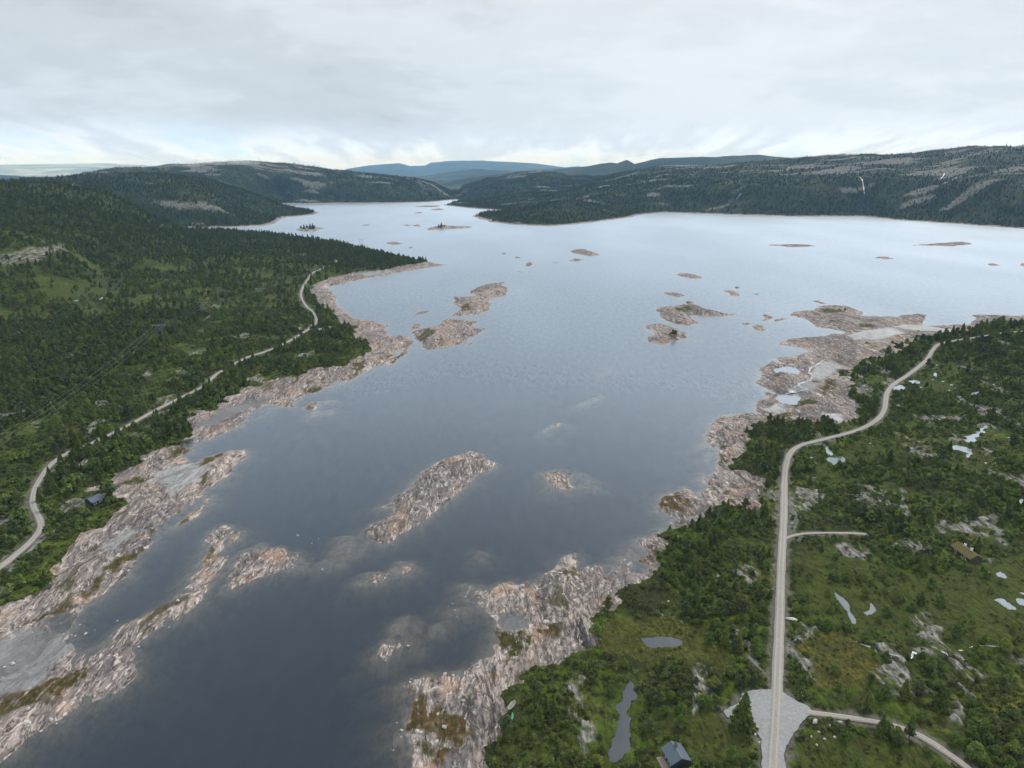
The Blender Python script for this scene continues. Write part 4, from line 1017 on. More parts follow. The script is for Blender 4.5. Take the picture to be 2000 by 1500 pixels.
# where they stand
rng = np.random.RandomState(5)
DENS = [  # (outline px, tree density, share of birch)
 ([(-300,880),(0,870),(120,800),(300,690),(420,602),(470,602),(400,690),(250,800),(140,850),(70,930),(0,990),(-300,1000)], 0.30, 0.85),
 ([(-200,560),(60,540),(300,505),(560,480),(600,500),(500,560),(400,590),(200,600),(0,620),(-200,640)], 0.42, 0.4),
 ([(530,655),(600,655),(690,665),(715,690),(670,705),(560,725),(510,730),(500,700)], 0.30, 0.5),
 ([(-100,1250),(0,1110),(60,1060),(110,1030),(180,990),(230,985),(205,1020),(160,1062),(100,1134),(0,1205)], 0.22, 0.7),
 ([(100,960),(180,950),(230,970),(200,1010),(130,1010)], 0.12, 0.6),
 ([(80,960),(110,905),(170,875),(250,835),(350,780),(400,760),(420,800),(350,850),(290,890),(170,950),(110,980)], 0.80, 0.45),
 ([(-300,640),(150,610),(400,600),(290,690),(120,800),(0,860),(-300,900)], 0.85, 0.25),
 ([(560,470),(640,470),(740,480),(846,512),(760,526),(690,527),(640,520),(600,500)], 1.0, 0.1),
 ([(600,640),(660,640),(690,655),(640,665),(600,660)], 0.9, 0.3),
 # right bank
 ([(1300,1045),(1350,1005),(1480,985),(1500,930),(1530,930),(1528,1060),(1518,1345),(1440,1350),(1380,1280),(1340,1200),(1300,1140),(1285,1080)], 0.70, 0.55),
 ([(1450,870),(1500,822),(1560,822),(1680,822),(1690,780),(1665,730),(1690,705),(1780,680),(1790,655),(2000,625),(2300,610),(2300,638),(2000,640),(1830,668),(1735,750),(1722,800),(1700,830),(1560,866),(1535,895),(1528,930),(1490,930),(1450,905)], 0.80, 0.3),
 ([(1680,700),(1720,700),(1730,745),(1715,790),(1665,770)], 0.35, 0.5),
 ([(1860,668),(2000,650),(2300,645),(2300,1000),(2000,900),(1940,850),(1900,790),(1880,740),(1760,720),(1820,690)], 0.48, 0.45),
 ([(1560,900),(1900,900),(2100,960),(2100,1080),(1800,1080),(1560,1060)], 0.40, 0.6),
 ([(980,1400),(1020,1330),(1100,1290),(1170,1250),(1190,1310),(1230,1330),(1200,1400),(1180,1520),(960,1520)], 0.28, 0.35),
 ([(1180,1200),(1250,1200),(1330,1210),(1380,1230),(1440,1300),(1400,1310),(1300,1295),(1190,1295)], 0.03, 0.8),
 ([(1240,1310),(1440,1350),(1440,1400),(1480,1480),(1480,1540),(1240,1540)], 0.50, 0.75),
 ([(1225,1165),(1300,1120),(1340,1200),(1250,1200)], 0.30, 0.5),
 ([(1560,1060),(1900,1060),(1950,1110),(1800,1140),(1600,1110)], 0.40, 0.85),
]
DW = [(mpoly(p), a, b) for p, a, b in DENS]
BUILD_AT = {}                      # filled below: keep trees off the cabins
BP = {'cabin_left': (188, 980), 'cabin_yard': (1313, 1478), 'cabin_turf': (1893, 1090), 'hut': (627, 646), 'cabin_point': (820, 511), 'boats': (1001, 1398), 'pyl1': (320, 650), 'pyl2': (397, 603), 'pyl3': (507, 568), 'pyl4': (702, 478)}
for k, (a, b) in BP.items(): BUILD_AT[k] = march([a], [b])[0]
def density(x, y, r):
    n = fbm(x, y, 55, 4, 81); n2 = fbm(x, y, 20, 3, 83)
    side = (x > -60) & (r < 1150)
    d = np.where(~side, 0.43, 0.33) + 0 * x
    b = np.where(~side, 0.42, 0.80) + 0 * x
    d = np.where(r > 1150, 0.85, d); b = np.where(r > 1150, 0.22, b)
    d = np.where((x < -200) & (r > 1500) & (r < 3150), 1.25, d)
    m = r < 1400
    for pg, dv, bv in DW:
        s = sd_cull(x[m] + 5 * n[m], y[m] + 5 * n2[m], pg, 8)
        w_ = sstep(-5, 5, s)
        dd = d[m]; bb = b[m]; dd = dd * (1 - w_) + dv * w_; bb = bb * (1 - w_) + bv * w_; d[m] = dd; b[m] = bb
    d = d * np.clip(1 + 1.9 * (n + 0.8 * n2) * (1.3 - d), 0.05, 1.9)
    b = b + 0.5 * n
    return np.clip(d, 0, 1), np.clip(b, 0.03, 0.97)
def cells(r0, r1, c, amax=43):
    A = math.radians(amax); xs = np.arange(-r1 * math.sin(A), r1 * math.sin(A), c); ys = np.arange(r0 * math.cos(A) * 0.9, r1, c)
    X, Y = np.meshgrid(xs, ys); X = X.ravel() + rng.uniform(-0.48, 0.48, X.size) * c; Y = Y.ravel() + rng.uniform(-0.48, 0.48, Y.size) * c
    r = np.hypot(X, Y); m = (r >= r0) & (r < r1) & (np.abs(np.arctan2(X, Y)) < A)
    return X[m], Y[m]
EL = (np.where(GZ > 0, GZ, 0) - CAM_Z) / RR
HOR = np.maximum.accumulate(EL, axis=0)
def visible(x, y, z, h):
    r = np.hypot(x, y); return (z + h * 1.6 - CAM_Z) / r > sample(HOR, x * 0.985, y * 0.985) - 0.0010
def scatter(r0, r1, c, seed):
    x, y = cells(r0, r1, c); r = np.hypot(x, y)
    v = sample(GVEG, x, y); sd = sample(GINL, x, y); o = sample(GOUT, x, y); q = sample(GRD, x, y)
    m = (v > 0.6) & (sd > 5) & (q > np.where(x < 0, 1.0, 1.7)) & (sample(GSD, x, y) > 4)
    x, y, r, o, sd = x[m], y[m], r[m], o[m], sd[m]
    d, b = density(x, y, r)
    gr = sample(attr['grass'], x, y)
    z = sample(GZ, x, y)
    d = d * (1 - 0.85 * np.clip(o, 0, 1)) * (1 - 0.72 * gr) * (1 - 0.80 * sstep(70, 190, z) * (r > 1500)) * (1 - 0.5 * (r > 1500) * np.clip(fbm(x, y, 180, 4, 91) * 1.6, 0, 1))
    keep = rng.rand(len(x)) < d
    for k, p in BUILD_AT.items():
        rad = {'cabin_left': 7, 'cabin_yard': 7.0, 'cabin_turf': 8, 'boats': 4}.get(k, 6)
        keep &= np.hypot(x - p[0], y - p[1]) > rad
    for pg, z_, lab in PONW: 
        mm = np.hypot(x - pg[:, 0].mean(), y - pg[:, 1].mean()) < 30
        if mm.any(): keep[mm] &= sd_poly(x[mm], y[mm], pg) < -1.2
    x, y, z, b, r = x[keep], y[keep], z[keep], b[keep], r[keep]
    return x, y, z, b, r
x1_, y1_, z1_, b1_, r1_ = scatter(118, 620, 3.3, 1)
x2_, y2_, z2_, b2_, r2_ = scatter(620, 1500, 4.6, 2)
x3_, y3_, z3_, b3_, r3_ = scatter(1500, 4900, 7.2, 3)
X, Y, ZT, B, R_ = [np.concatenate(t) for t in zip((x1_, y1_, z1_, b1_, r1_), (x2_, y2_, z2_, b2_, r2_), (x3_, y3_, z3_, b3_, r3_))]
m = visible(X, Y, ZT, 9.0); X, Y, ZT, B, R_ = X[m], Y[m], ZT[m], B[m], R_[m]
nT = len(X)
isb = rng.rand(nT) < B
ispine = (~isb) & (rng.rand(nT) < np.where(R_ < 1500, 0.48, 0.25))
szn = 1 + 0.25 * perlin(X / 30, Y / 30, 95)
hs = rng.uniform(0.40, 1.20, nT) ** 1.0 * szn
hs = hs * np.where(R_ > 1500, 1.12, np.where(R_ > 620, 1.05, 0.95)) * np.where((X > 0) & (R_ < 620), 0.85, 1.0)
hs = np.where(rng.rand(nT) < 0.22, hs * 0.6, hs)
rot = rng.uniform(0, 2 * np.pi, nT)
kind_t = np.where(isb, 2, np.where(ispine, 1, 0))
# the pine on the small island and the pines on the tree-topped islets
def gz_at(x, y): return float(sample(GZ, np.array([x]), np.array([y]))[0])
extra = []
for a, b_, s_, k_ in [(1314, 656, 0.95, 1), (1319, 655, 0.8, 1), (1308, 656, 0.5, 2), (857, 445, 1.3, 0), (862, 444.5, 1.8, 0), (868, 445, 1.2, 1), (588, 448, 1.5, 1), (594, 447.5, 1.7, 0), (600, 447.5, 1.8, 1),
                      (606, 447, 1.9, 0), (611, 447, 2.0, 0), (614, 447.5, 1.6, 1), (1650, 608, 0.6, 1), (1640, 607, 0.5, 2), (1335, 610, 0.4, 2), (1450, 1417, 1.42, 0), (215, 974, 1.25, 1), (212, 985, 0.9, 2), (222, 981, 0.8, 2)]:
    p = march([a], [b_], lambda x, y: np.maximum(sample(GZ, x, y), 0))[0]; extra.append((p[0], p[1], s_, k_))
ex = np.array(extra)
X = np.concatenate([X, ex[:, 0]]); Y = np.concatenate([Y, ex[:, 1]]); R_ = np.hypot(X, Y)
ZT = np.concatenate([ZT, sample(GZ, ex[:, 0], ex[:, 1])]); hs = np.concatenate([hs, ex[:, 2]]); kind_t = np.concatenate([kind_t, ex[:, 3].astype(int)])
rot = np.concatenate([rot, np.linspace(0, 6, len(ex))]); nT = len(X)
var = rng.randint(0, 60, nT)
def to_px(x, y, z):
    yy = y; zz = z - CAM_Z
    f_ = yy * CP - zz * SP; u_ = yy * SP + zz * CP
    return 1000 + FPX * x / f_, 750 - FPX * u_ / f_
PXx, PXy = to_px(X, Y, ZT + hs * 3)
inframe = (PXx > -12) & (PXx < 2012) & (PXy < 1512) & (PXy > 0)
single = np.zeros(nT, bool)
for k in range(3):
    c_ = np.where((kind_t == k) & inframe)[0]; c_ = c_[np.argsort(R_[c_])][:284]; single[c_] = True
single[-len(ex):] = True

TREE_OBJS = []
names = ('spruce', 'pine', 'birch'); ex_size = (8.0, 7.0, 4.6)
for i in np.where(single)[0]:
    kn = names[kind_t[i]]; vv = KINDS_T[kn]; h, w, trunk, lod = vv[var[i] % len(vv)]
    e = bpy.data.objects.new(kn + '_tree', None); e.location = (X[i], Y[i], ZT[i] - 0.1); e.rotation_euler = (0, 0, rot[i]); s = hs[i]
    sxy = s * (0.9 + 0.25 * ((var[i] * 7) % 10) / 10); e.scale = (sxy, sxy, s); e.empty_display_size = 0.5
    link(e)
    link(bpy.data.objects.new('crown', lod[0]), e); link(bpy.data.objects.new('trunk', trunk), e)
    TREE_OBJS.append((e, i))

def gn_scatter(name, pts, scales, rots, picks, meshes, zs=None):
    """one object: instances of a few meshes on the given points"""
    me = bpy.data.meshes.new(name); me.vertices.add(len(pts)); me.vertices.foreach_set('co', np.asarray(pts, np.float32).ravel())
    for nm, arr, ty in (('s', scales, 'FLOAT'), ('r', rots, 'FLOAT'), ('k', picks, 'INT')):
        a = me.attributes.new(nm, ty, 'POINT'); a.data.foreach_set('value', np.asarray(arr, np.float32 if ty == 'FLOAT' else np.int32))
    o = link(bpy.data.objects.new(name, me))
    ng = bpy.data.node_groups.new(name + '_nodes', 'GeometryNodeTree')
    ng.interface.new_socket('Geometry', in_out='INPUT', socket_type='NodeSocketGeometry'); ng.interface.new_socket('Geometry', in_out='OUTPUT', socket_type='NodeSocketGeometry')
    n, l = ng.nodes, ng.links
    gi, go = n.new('NodeGroupInput'), n.new('NodeGroupOutput')
    m2p = n.new('GeometryNodeMeshToPoints'); l.new(gi.outputs[0], m2p.inputs[0])
    iop = n.new('GeometryNodeInstanceOnPoints'); l.new(m2p.outputs[0], iop.inputs['Points'])
    g2i = n.new('GeometryNodeGeometryToInstance')
    for q in meshes:
        ob = bpy.data.objects.new('proto', q)
        oi = n.new('GeometryNodeObjectInfo'); oi.inputs['Object'].default_value = ob; oi.inputs['As Instance'].default_value = True
        l.new(oi.outputs['Geometry'], g2i.inputs[0])
    l.new(g2i.outputs[0], iop.inputs['Instance'])
    iop.inputs['Pick Instance'].default_value = True
    def na_(nm, ty):
        a = n.new('GeometryNodeInputNamedAttribute'); a.data_type = ty; a.inputs['Name'].default_value = nm; return a.outputs['Attribute']
    l.new(na_('k', 'INT'), iop.inputs['Instance Index'])
    cr_ = n.new('ShaderNodeCombineXYZ'); l.new(na_('r', 'FLOAT'), cr_.inputs[2])
    l.new(cr_.outputs[0], iop.inputs['Rotation']); l.new(na_('s', 'FLOAT'), iop.inputs['Scale'])
    l.new(iop.outputs[0], go.inputs[0])
    md = o.modifiers.new('scatter', 'NODES'); md.node_group = ng
    return o
print('trees', nT, 'single', int(single.sum()), 'kinds', [int((kind_t == k).sum()) for k in range(3)])
# the rest of each kind: too many to count, one object each
LABS = {0: 'dense dark spruce forest covering both banks and the hills', 1: 'grey green pines mixed through the forest', 2: 'mid green birch scrub growing between the conifers'}
for k in range(3):
    kn = names[k]; vv = KINDS_T[kn]; nv = len(vv)
    m = (kind_t == k) & ~single
    lodi = np.where(R_ > 1400, 2, np.where(R_ > 430, 1, 0))
    meshes = [vv[q][3][L] for L in range(3) for q in range(nv)]
    picks = (lodi * nv + var % nv)[m]
    o = gn_scatter(kn + '_forest', np.stack([X, Y, ZT - 0.1], 1)[m], hs[m], rot[m], picks, meshes)
    tag(o, LABS[k], 'forest' if k < 2 else 'scrub', kind='stuff')
# low shrubs of the heath
bx, by = cells(118, 800, 1.65); br = np.hypot(bx, by)
pv_ = sample(GVEG, bx, by); q_ = sample(GRD, bx, by); o_ = sample(GOUT, bx, by); g_ = sample(attr['grass'], bx, by)
dn = np.clip(0.6 + 0.9 * fbm(bx, by, 26, 4, 98), 0, 1) * (1 - 0.45 * g_) * (1 - 0.75 * o_)
m = (pv_ > 0.45) & (q_ > 0.9) & (rng.rand(len(bx)) < dn)
for pg, z_, lab in PONW:
    mm = m & (np.hypot(bx - pg[:, 0].mean(), by - pg[:, 1].mean()) < 30)
    if mm.any(): m[mm] &= sd_poly(bx[mm], by[mm], pg) < -0.5
for k, p in BUILD_AT.items(): m &= np.hypot(bx - p[0], by - p[1]) > 4.5
bx, by = bx[m], by[m]
o = gn_scatter('undergrowth', np.stack([bx, by, sample(GZ, bx, by) - 0.08], 1), rng.uniform(0.35, 1.3, len(bx)) ** 1.3 * (1 - 0.45 * sample(attr['grass'], bx, by)), rng.uniform(0, 6, len(bx)), rng.randint(0, 3, len(bx)), [v_[3][0] for v_ in KINDS_T['bush']])
tag(o, 'low dark heather and juniper shrubs covering the banks', 'shrubs', kind='stuff')
print('bushes', len(bx))
# ------------------------------------------------------------------ cabins, boats, power line, boulders, streams
GROUND = lambda x, y: np.maximum(sample(GZ, x, y), 0)
def on_ground(px, py):
    p = march([px], [py], GROUND)[0]; return Vector((p[0], p[1], gz_at(p[0], p[1])))
def flatmat(name, col, rough=0.6, var=0.25, spec=0.3):
    g = G(name); n = g.noise(g.tc(), 2.5, 4, 0.6); g.bsdf(g.mix(n, tuple(c * (1 - var) for c in col), col), rough, None, spec); return g.m
def bxm(bm, c, s, rz=0.0, mat4=None):
    m = Matrix.Translation(c) @ Matrix.Rotation(rz, 4, 'Z') @ Matrix.Diagonal((*s, 1))
    bmesh.ops.create_cube(bm, size=1, matrix=(mat4 @ m) if mat4 else m)
def part(name, bm, m, parent, bevel=0.0):
    if bevel: bmesh.ops.bevel(bm, geom=list(bm.edges), offset=bevel, segments=1, affect='EDGES')
    bmesh.ops.recalc_face_normals(bm, faces=bm.faces)
    return link(bpy.data.objects.new(name, bm_to(name, bm, m)), parent)
M_DARKROOF = flatmat('blue_grey_metal_roof', (0.085, 0.115, 0.15), 0.35, 0.15, 0.5)
M_DARKWALL = flatmat('black_stained_boards', (0.035, 0.04, 0.045), 0.8)
M_WHITE = flatmat('white_paint', (0.75, 0.75, 0.73), 0.5, 0.08)
M_GLASS = flatmat('window_glass', (0.05, 0.07, 0.09), 0.08, 0.1, 0.8)
M_DECK = flatmat('weathered_deck_boards', (0.34, 0.27, 0.24), 0.8)
M_TURF = flatmat('turf_roof', (0.17, 0.145, 0.05), 0.95, 0.6)
M_BROWNW = flatmat('brown_stained_boards', (0.075, 0.062, 0.055), 0.85)
M_GREYW = flatmat('weathered_grey_boards', (0.35, 0.35, 0.34), 0.85)
M_STONE = flatmat('chimney_stone', (0.16, 0.15, 0.14), 0.9, 0.4)
def cabin(pa, pb, width, wall_h, roof_h, mr, mw, label, zl=3.0, over=0.35, deck=None, chim=(0.2, 0.0), white_pots=False, seam=True):
    """a gabled cabin whose ridge runs between two pixels of the photograph"""
    c = on_ground((pa[0] + pb[0]) / 2, (pa[1] + pb[1]) / 2 + zl)
    a, b = on_ground(pa[0], pa[1] + zl), on_ground(pb[0], pb[1] + zl)
    d = (b - a); L = math.hypot(d.x, d.y); rz = math.atan2(d.y, d.x)
    xs = [gz_at(c.x + u * L / 2 * math.cos(rz) - v * width / 2 * math.sin(rz), c.y + u * L / 2 * math.sin(rz) + v * width / 2 * math.cos(rz)) for u in (-1, 1) for v in (-1, 1)]
    t = bpy.data.objects.new('cabin', None); t.location = (c.x, c.y, max(min(xs), sum(xs) / 4 - 0.5)); t.rotation_euler = (0, 0, rz); link(t)
    tag(t, label, 'cabin')
    w = width / 2; h = wall_h; R = wall_h + roof_h; l = L / 2
    bm = bmesh.new()
    vv = [bm.verts.new(p) for p in [(-l, -w, -0.9), (l, -w, -0.9), (l, w, -0.9), (-l, w, -0.9), (-l, -w, h), (l, -w, h), (l, w, h), (-l, w, h), (-l, 0, R - 0.08), (l, 0, R - 0.08)]]
    for f in [(0, 1, 5, 4), (2, 3, 7, 6), (1, 2, 6, 9, 5), (3, 0, 4, 8, 7), (3, 2, 1, 0)]: bm.faces.new([vv[i] for i in f])
    part('wall', bm, mw, t)
    bm = bmesh.new(); k = roof_h / w; e = w + over; th = 0.16
    prof = [(-e, h - k * over), (0, R), (e, h - k * over), (e, h - k * over + th), (0, R + th * 1.2), (-e, h - k * over + th)]
    ends = [[bm.verts.new((x, y, z)) for y, z in prof] for x in (-l - over, l + over)]
    for i in range(6): bm.faces.new((ends[0][i], ends[0][(i + 1) % 6], ends[1][(i + 1) % 6], ends[1][i]))
    bm.faces.new(ends[0][::-1]); bm.faces.new(ends[1])
    ro = part('roof', bm, mr, t)
    if seam:
        bm = bmesh.new(); bxm(bm, (0, 0, R + th * 1.2 + 0.03), (L + 2 * over, 0.22, 0.06)); part('ridge_cap', bm, mr, ro)
    for cx in ([chim[0]] if not white_pots else [chim[0], chim[1]]):
        bm = bmesh.new(); bxm(bm, (cx * L, 0.35, R + 0.35), (0.62, 0.62, 1.3)); bxm(bm, (cx * L, 0.35, R + 1.05), (0.80, 0.80, 0.12))
        ch = part('chimney', bm, M_STONE if not white_pots else M_WHITE, t)
        bm = bmesh.new(); bxm(bm, (cx * L, 0.35, R + 1.14), (0.40, 0.40, 0.08)); part('flue', bm, M_DARKWALL, ch)
    for sd, n in ((-1, 2), (1, 2)):
        for q in range(n):
            x = (-0.26 + 0.5 * q) * L
            bm = bmesh.new(); bxm(bm, (x, sd * (w + 0.03), h * 0.58), (1.25, 0.08, 1.05)); fr = part('window', bm, M_WHITE, t)
            bm = bmesh.new(); bxm(bm, (x, sd * (w + 0.075), h * 0.58), (1.02, 0.03, 0.84)); part('pane', bm, M_GLASS, fr)
    bm = bmesh.new(); bxm(bm, (0.02 * L, -w - 0.035, 0.98), (0.95, 0.07, 2.0)); dr = part('door', bm, M_BROWNW, t)
    bm = bmesh.new(); bxm(bm, (0.02 * L + 0.36, -w - 0.1, 1.0), (0.12, 0.06, 0.05)); part('handle', bm, M_WHITE, dr)
    if deck:
        bm = bmesh.new(); side = deck[0]; dw = deck[1]
        for q in range(int(dw / 0.16)): bxm(bm, (deck[2], side * (w + 0.12 + 0.16 * q), 0.28), (L * deck[3], 0.145, 0.05))
        bxm(bm, (deck[2], side * (w + dw / 2), 0.0), (L * deck[3] - 0.1, dw - 0.3, 0.48))
        part('deck', bm, M_DECK, t)
    return t
cabin((1310, 1449), (1329, 1478), 5.0, 2.3, 1.3, M_DARKROOF, M_DARKWALL, 'dark cabin with blue grey roof and pale deck near the bottom edge', zl=22, deck=(-1, 2.0, 0.8, 1.12), chim=(-0.22, 0))
cabin((174, 974), (196, 965), 5.4, 2.3, 1.3, M_DARKROOF, M_DARKWALL, 'small dark cabin with blue grey roof on the left bank rocks', zl=12, chim=(-0.12, 0))
cabin((1868, 1058), (1905, 1082), 5.2, 2.3, 1.4, M_TURF, M_BROWNW, 'brown cabin with yellowish turf roof and two white chimneys', zl=16, chim=(-0.18, 0.16), white_pots=True, seam=False)
cabin((622, 644), (632, 643.5), 3.2, 2.2, 0.9, M_GREYW, M_GREYW, 'tiny pale grey hut below the forest road on the left', zl=4, chim=(0.2, 0), over=0.2)
cabin((809, 506), (829, 506.5), 6.5, 2.5, 1.5, M_BROWNW, M_BROWNW, 'low brown cabin among trees near the tip of the left peninsula', zl=3, chim=(0.2, 0))

# boats
M_GREEN = flatmat('bright_green_hull', (0.02, 0.42, 0.20), 0.3, 0.12, 0.5); M_PALEG = flatmat('pale_green_boat_paint', (0.50, 0.60, 0.46), 0.5, 0.15); M_WOOD = flatmat('boat_thwart_wood', (0.40, 0.34, 0.25), 0.8)
def hull_bm(L, W, H, upturned=False, open_top=True, n=17, m=9):
    bm = bmesh.new(); G_ = []
    for i in range(n):
        u = -1 + 2 * i / (n - 1); w = W / 2 * max(0.03, (1 - abs(u) ** 2.4)); sheer = H * (0.85 + 0.35 * abs(u) ** 2.5)
        row = []
        for j in range(m):
            a = -1 + 2 * j / (m - 1); y = w * math.sin(a * math.pi / 2) if abs(a) < 1 else w * a
            z = sheer * (abs(a) ** 2.2)
            row.append(bm.verts.new((u * L / 2, y, z if not upturned else sheer - z)))
        G_.append(row)
    for r0, r1 in zip(G_, G_[1:]):
        for j in range(m - 1): bm.faces.new((r0[j], r1[j], r1[j + 1], r0[j + 1]))
    bmesh.ops.solidify(bm, geom=bm.faces[:], thickness=0.035)
    return bm
def boat(name, pa, pb, W, H, m, label, cat, kayak=False):
    a, b = on_ground(*pa), on_ground(*pb); c = (a + b) / 2; d = b - a; L = max(3.2, math.hypot(d.x, d.y))
    t = bpy.data.objects.new(name, None); t.location = (c.x, c.y, gz_at(c.x, c.y) + (0.30 if not kayak else 0.42)); t.rotation_euler = (0, -math.atan2(b.z - a.z, math.hypot(d.x, d.y)), math.atan2(d.y, d.x)); link(t); tag(t, label, cat)
    o = part('hull', hull_bm(L, W, H, upturned=kayak), m, t)
    for f in o.data.polygons: f.use_smooth = True
    if not kayak:
        for x in (-0.28, 0.02, 0.3):
            bm = bmesh.new(); bxm(bm, (x * L, 0, H * 0.72), (0.24, W * (0.86 - 0.5 * abs(x)), 0.04)); part('thwart', bm, M_WOOD, t)
        bm = bmesh.new()
        for s in (-1, 1): tube_mesh(bm, [(-0.46 * L, s * 0.10 * W, H * 1.08), (-0.25 * L, s * 0.45 * W, H * 0.92), (0, s * 0.5 * W, H * 0.88), (0.25 * L, s * 0.45 * W, H * 0.92), (0.46 * L, s * 0.10 * W, H * 1.08)], [0.04] * 5, 5)
        part('gunwale', bm, M_WHITE, t)
    else:
        bm = bmesh.new(); tube_mesh(bm, [(-0.42 * L, 0, H + 0.0), (0, 0, H + 0.02), (0.42 * L, 0, H + 0.0)], [0.03] * 3, 5); part('keel', bm, M_WHITE, t)
    return t
boat('rowing_boat', (1006, 1373), (992, 1394), 1.35, 0.5, M_PALEG, 'pale green rowing boat with pale thwarts lying beside the shore pines', 'boat')
boat('canoe', (1001, 1396), (1000, 1410), 0.95, 0.42, M_GREEN, 'bright green upturned canoe lying on the heath just below the rowing boat', 'canoe', True)

# power line: H-frame pylons and three wires
M_POLE = flatmat('weathered_pole_wood', (0.20, 0.19, 0.18), 0.8); M_WIRE = flatmat('aluminium_wire', (0.30, 0.31, 0.32), 0.4, 0.05, 0.5); M_STEEL = flatmat('galvanised_steel', (0.25, 0.27, 0.28), 0.4, 0.1, 0.5)
PYL = [(-110, 985, 14, 'off the left edge of the photo'), (314, 667, 14, 'at the foot of the cleared strip'), (398, 617, 14, 'on the wooded slope between its two neighbours'), (510, 583, 12, 'in the trees behind the left bank'), (706, 487, 19, 'standing against the water behind the left peninsula')]
pyl = []
base_p = [on_ground(a, b) for a, b, *_ in PYL]
for i, (a, b, h, txt) in enumerate(PYL):
    q0, q1 = base_p[max(0, i - 1)], base_p[min(len(PYL) - 1, i + 1)]
    rz = math.atan2(q1.y - q0.y, q1.x - q0.x) + math.pi / 2; p = base_p[i]
    arms = [p + Vector((math.cos(rz), math.sin(rz), 0)) * s * 4.6 + Vector((0, 0, h - 1.0)) for s in (-1, 0, 1)]; pyl.append(arms)
    if i == 0: continue
    t = bpy.data.objects.new('power_pylon', None); t.location = p; t.rotation_euler = (0, 0, rz); link(t)
    tag(t, 'wooden H frame power pylon ' + txt, 'pylon', 'pylons of the power line on the left bank')
    for s in (-1, 1):
        bm = bmesh.new(); tube_mesh(bm, [(s * 2.3, 0, -1), (s * 2.3, 0, h + 0.4)], [0.22, 0.16], 8); part('pole', bm, M_POLE, t)
    bm = bmesh.new(); bxm(bm, (0, 0, h), (11.0, 0.24, 0.30)); part('crossarm', bm, M_STEEL, t)
    bm = bmesh.new(); tube_mesh(bm, [(-2.3, 0, h * 0.62), (2.3, 0, h * 0.95)], [0.08, 0.08], 5); tube_mesh(bm, [(2.3, 0, h * 0.62), (-2.3, 0, h * 0.95)], [0.08, 0.08], 5); part('cross_brace', bm, M_STEEL, t)
    for s in (-1, 0, 1):
        bm = bmesh.new(); tube_mesh(bm, [(s * 4.6, 0, h - 0.1), (s * 4.6, 0, h - 0.5), (s * 4.6, 0, h - 1.0)], [0.07, 0.12, 0.07], 6); part('insulator', bm, M_WHITE, t)
wn_ = ('left', 'middle', 'right'); sn_ = ('down the cleared strip', 'from the strip to the wooded slope', 'over the trees behind the left bank', 'out towards the left peninsula')
for i in range(4):
    for s in range(3):
        a, b = pyl[i][s], pyl[i + 1][s]; L = (b - a).length; sag = L * 0.018
        pts = [a.lerp(b, u / 24) - Vector((0, 0, sag * 4 * (u / 24) * (1 - u / 24))) for u in range(25)]
        bm = bmesh.new(); tube_mesh(bm, pts, [0.028] * 25, 5)
        o = link(bpy.data.objects.new('power_cable', bm_to('power_cable', bm, M_WIRE)))
        tag(o, '%s thin power wire running %s' % (wn_[s], sn_[i]), 'power cable', 'wires of the power line')
# radio mast on the far hill
p = on_ground(507, 317); t = bpy.data.objects.new('radio_mast', None); t.location = p; link(t); tag(t, 'slender radio mast on top of the far rocky hill', 'mast')
bm = bmesh.new()
for s in ((-1, -1), (1, -1), (0, 1)): tube_mesh(bm, [(s[0] * 1.2, s[1] * 1.2, -2), (s[0] * 0.4, s[1] * 0.4, 30)], [0.3, 0.2], 5)
part('lattice', bm, M_STEEL, t)
for z in (22, 27):
    bm = bmesh.new(); bxm(bm, (0, 0, z), (3.2, 0.5, 0.6)); part('antenna', bm, M_WHITE, t)

# streams and a waterfall
def foam(name, col=(0.75, 0.78, 0.80), dark=(0.30, 0.33, 0.36), amt=0.5):
    g = G(name); n = g.noise(g.pos(), 1.6, 5, 0.7); g.bsdf(g.mix(g.ramp(n, [(amt - 0.1, 0.0), (amt + 0.1, 1.0)]), dark, col), 0.25, None, 0.5); return g.m
M_FOAM = foam('white_water', (0.62, 0.65, 0.67), amt=0.48); M_CREEK = foam('pale_creek', (0.45, 0.47, 0.48), (0.28, 0.30, 0.31), 0.5)
def surf_ribbon(name, pts, w, m, lift, step=1.2):
    a = np.array(pts, float); P = catmull(march(a[:, 0], a[:, 1], GROUND), step)
    T = np.gradient(P, axis=0); T /= np.linalg.norm(T, axis=1, keepdims=True) + 1e-9; Nn = np.stack([-T[:, 1], T[:, 0]], 1)
    k = np.arange(len(P)); ww = w * (0.75 + 0.5 * perlin(k * 0.31, k * 0.0, 9)); ww[0] *= 0.3; ww[-1] *= 0.3
    rows = []
    for u in (-1, -0.4, 0.4, 1):
        xy = P + Nn * (u * ww / 2)[:, None]; z = sample(GZ, xy[:, 0], xy[:, 1])
        rows.append(np.column_stack([xy, z]))
    Vv = np.stack(rows, 1); zc_ = Vv[:, :, 2].max(1); Vv[:, :, 2] = zc_[:, None] + lift
    n, kk = Vv.shape[:2]; ix = np.arange(n * kk).reshape(n, kk)
    F = np.stack([ix[:-1, :-1], ix[1:, :-1], ix[1:, 1:], ix[:-1, 1:]], -1).reshape(-1, 4)
    me = mesh_np(name, Vv.reshape(-1, 3), F, True)
    if me.polygons[len(F) // 2].normal.z < 0: me.flip_normals()
    me.materials.append(m); return link(bpy.data.objects.new(name, me))
tag(surf_ribbon('stream', [(1612, 705), (1598, 710), (1585, 718), (1580, 727), (1586, 737), (1575, 746), (1560, 751), (1566, 757), (1577, 760), (1558, 765), (1537, 768), (1525, 777)], 1.3, M_CREEK, 0.06), kind='structure')
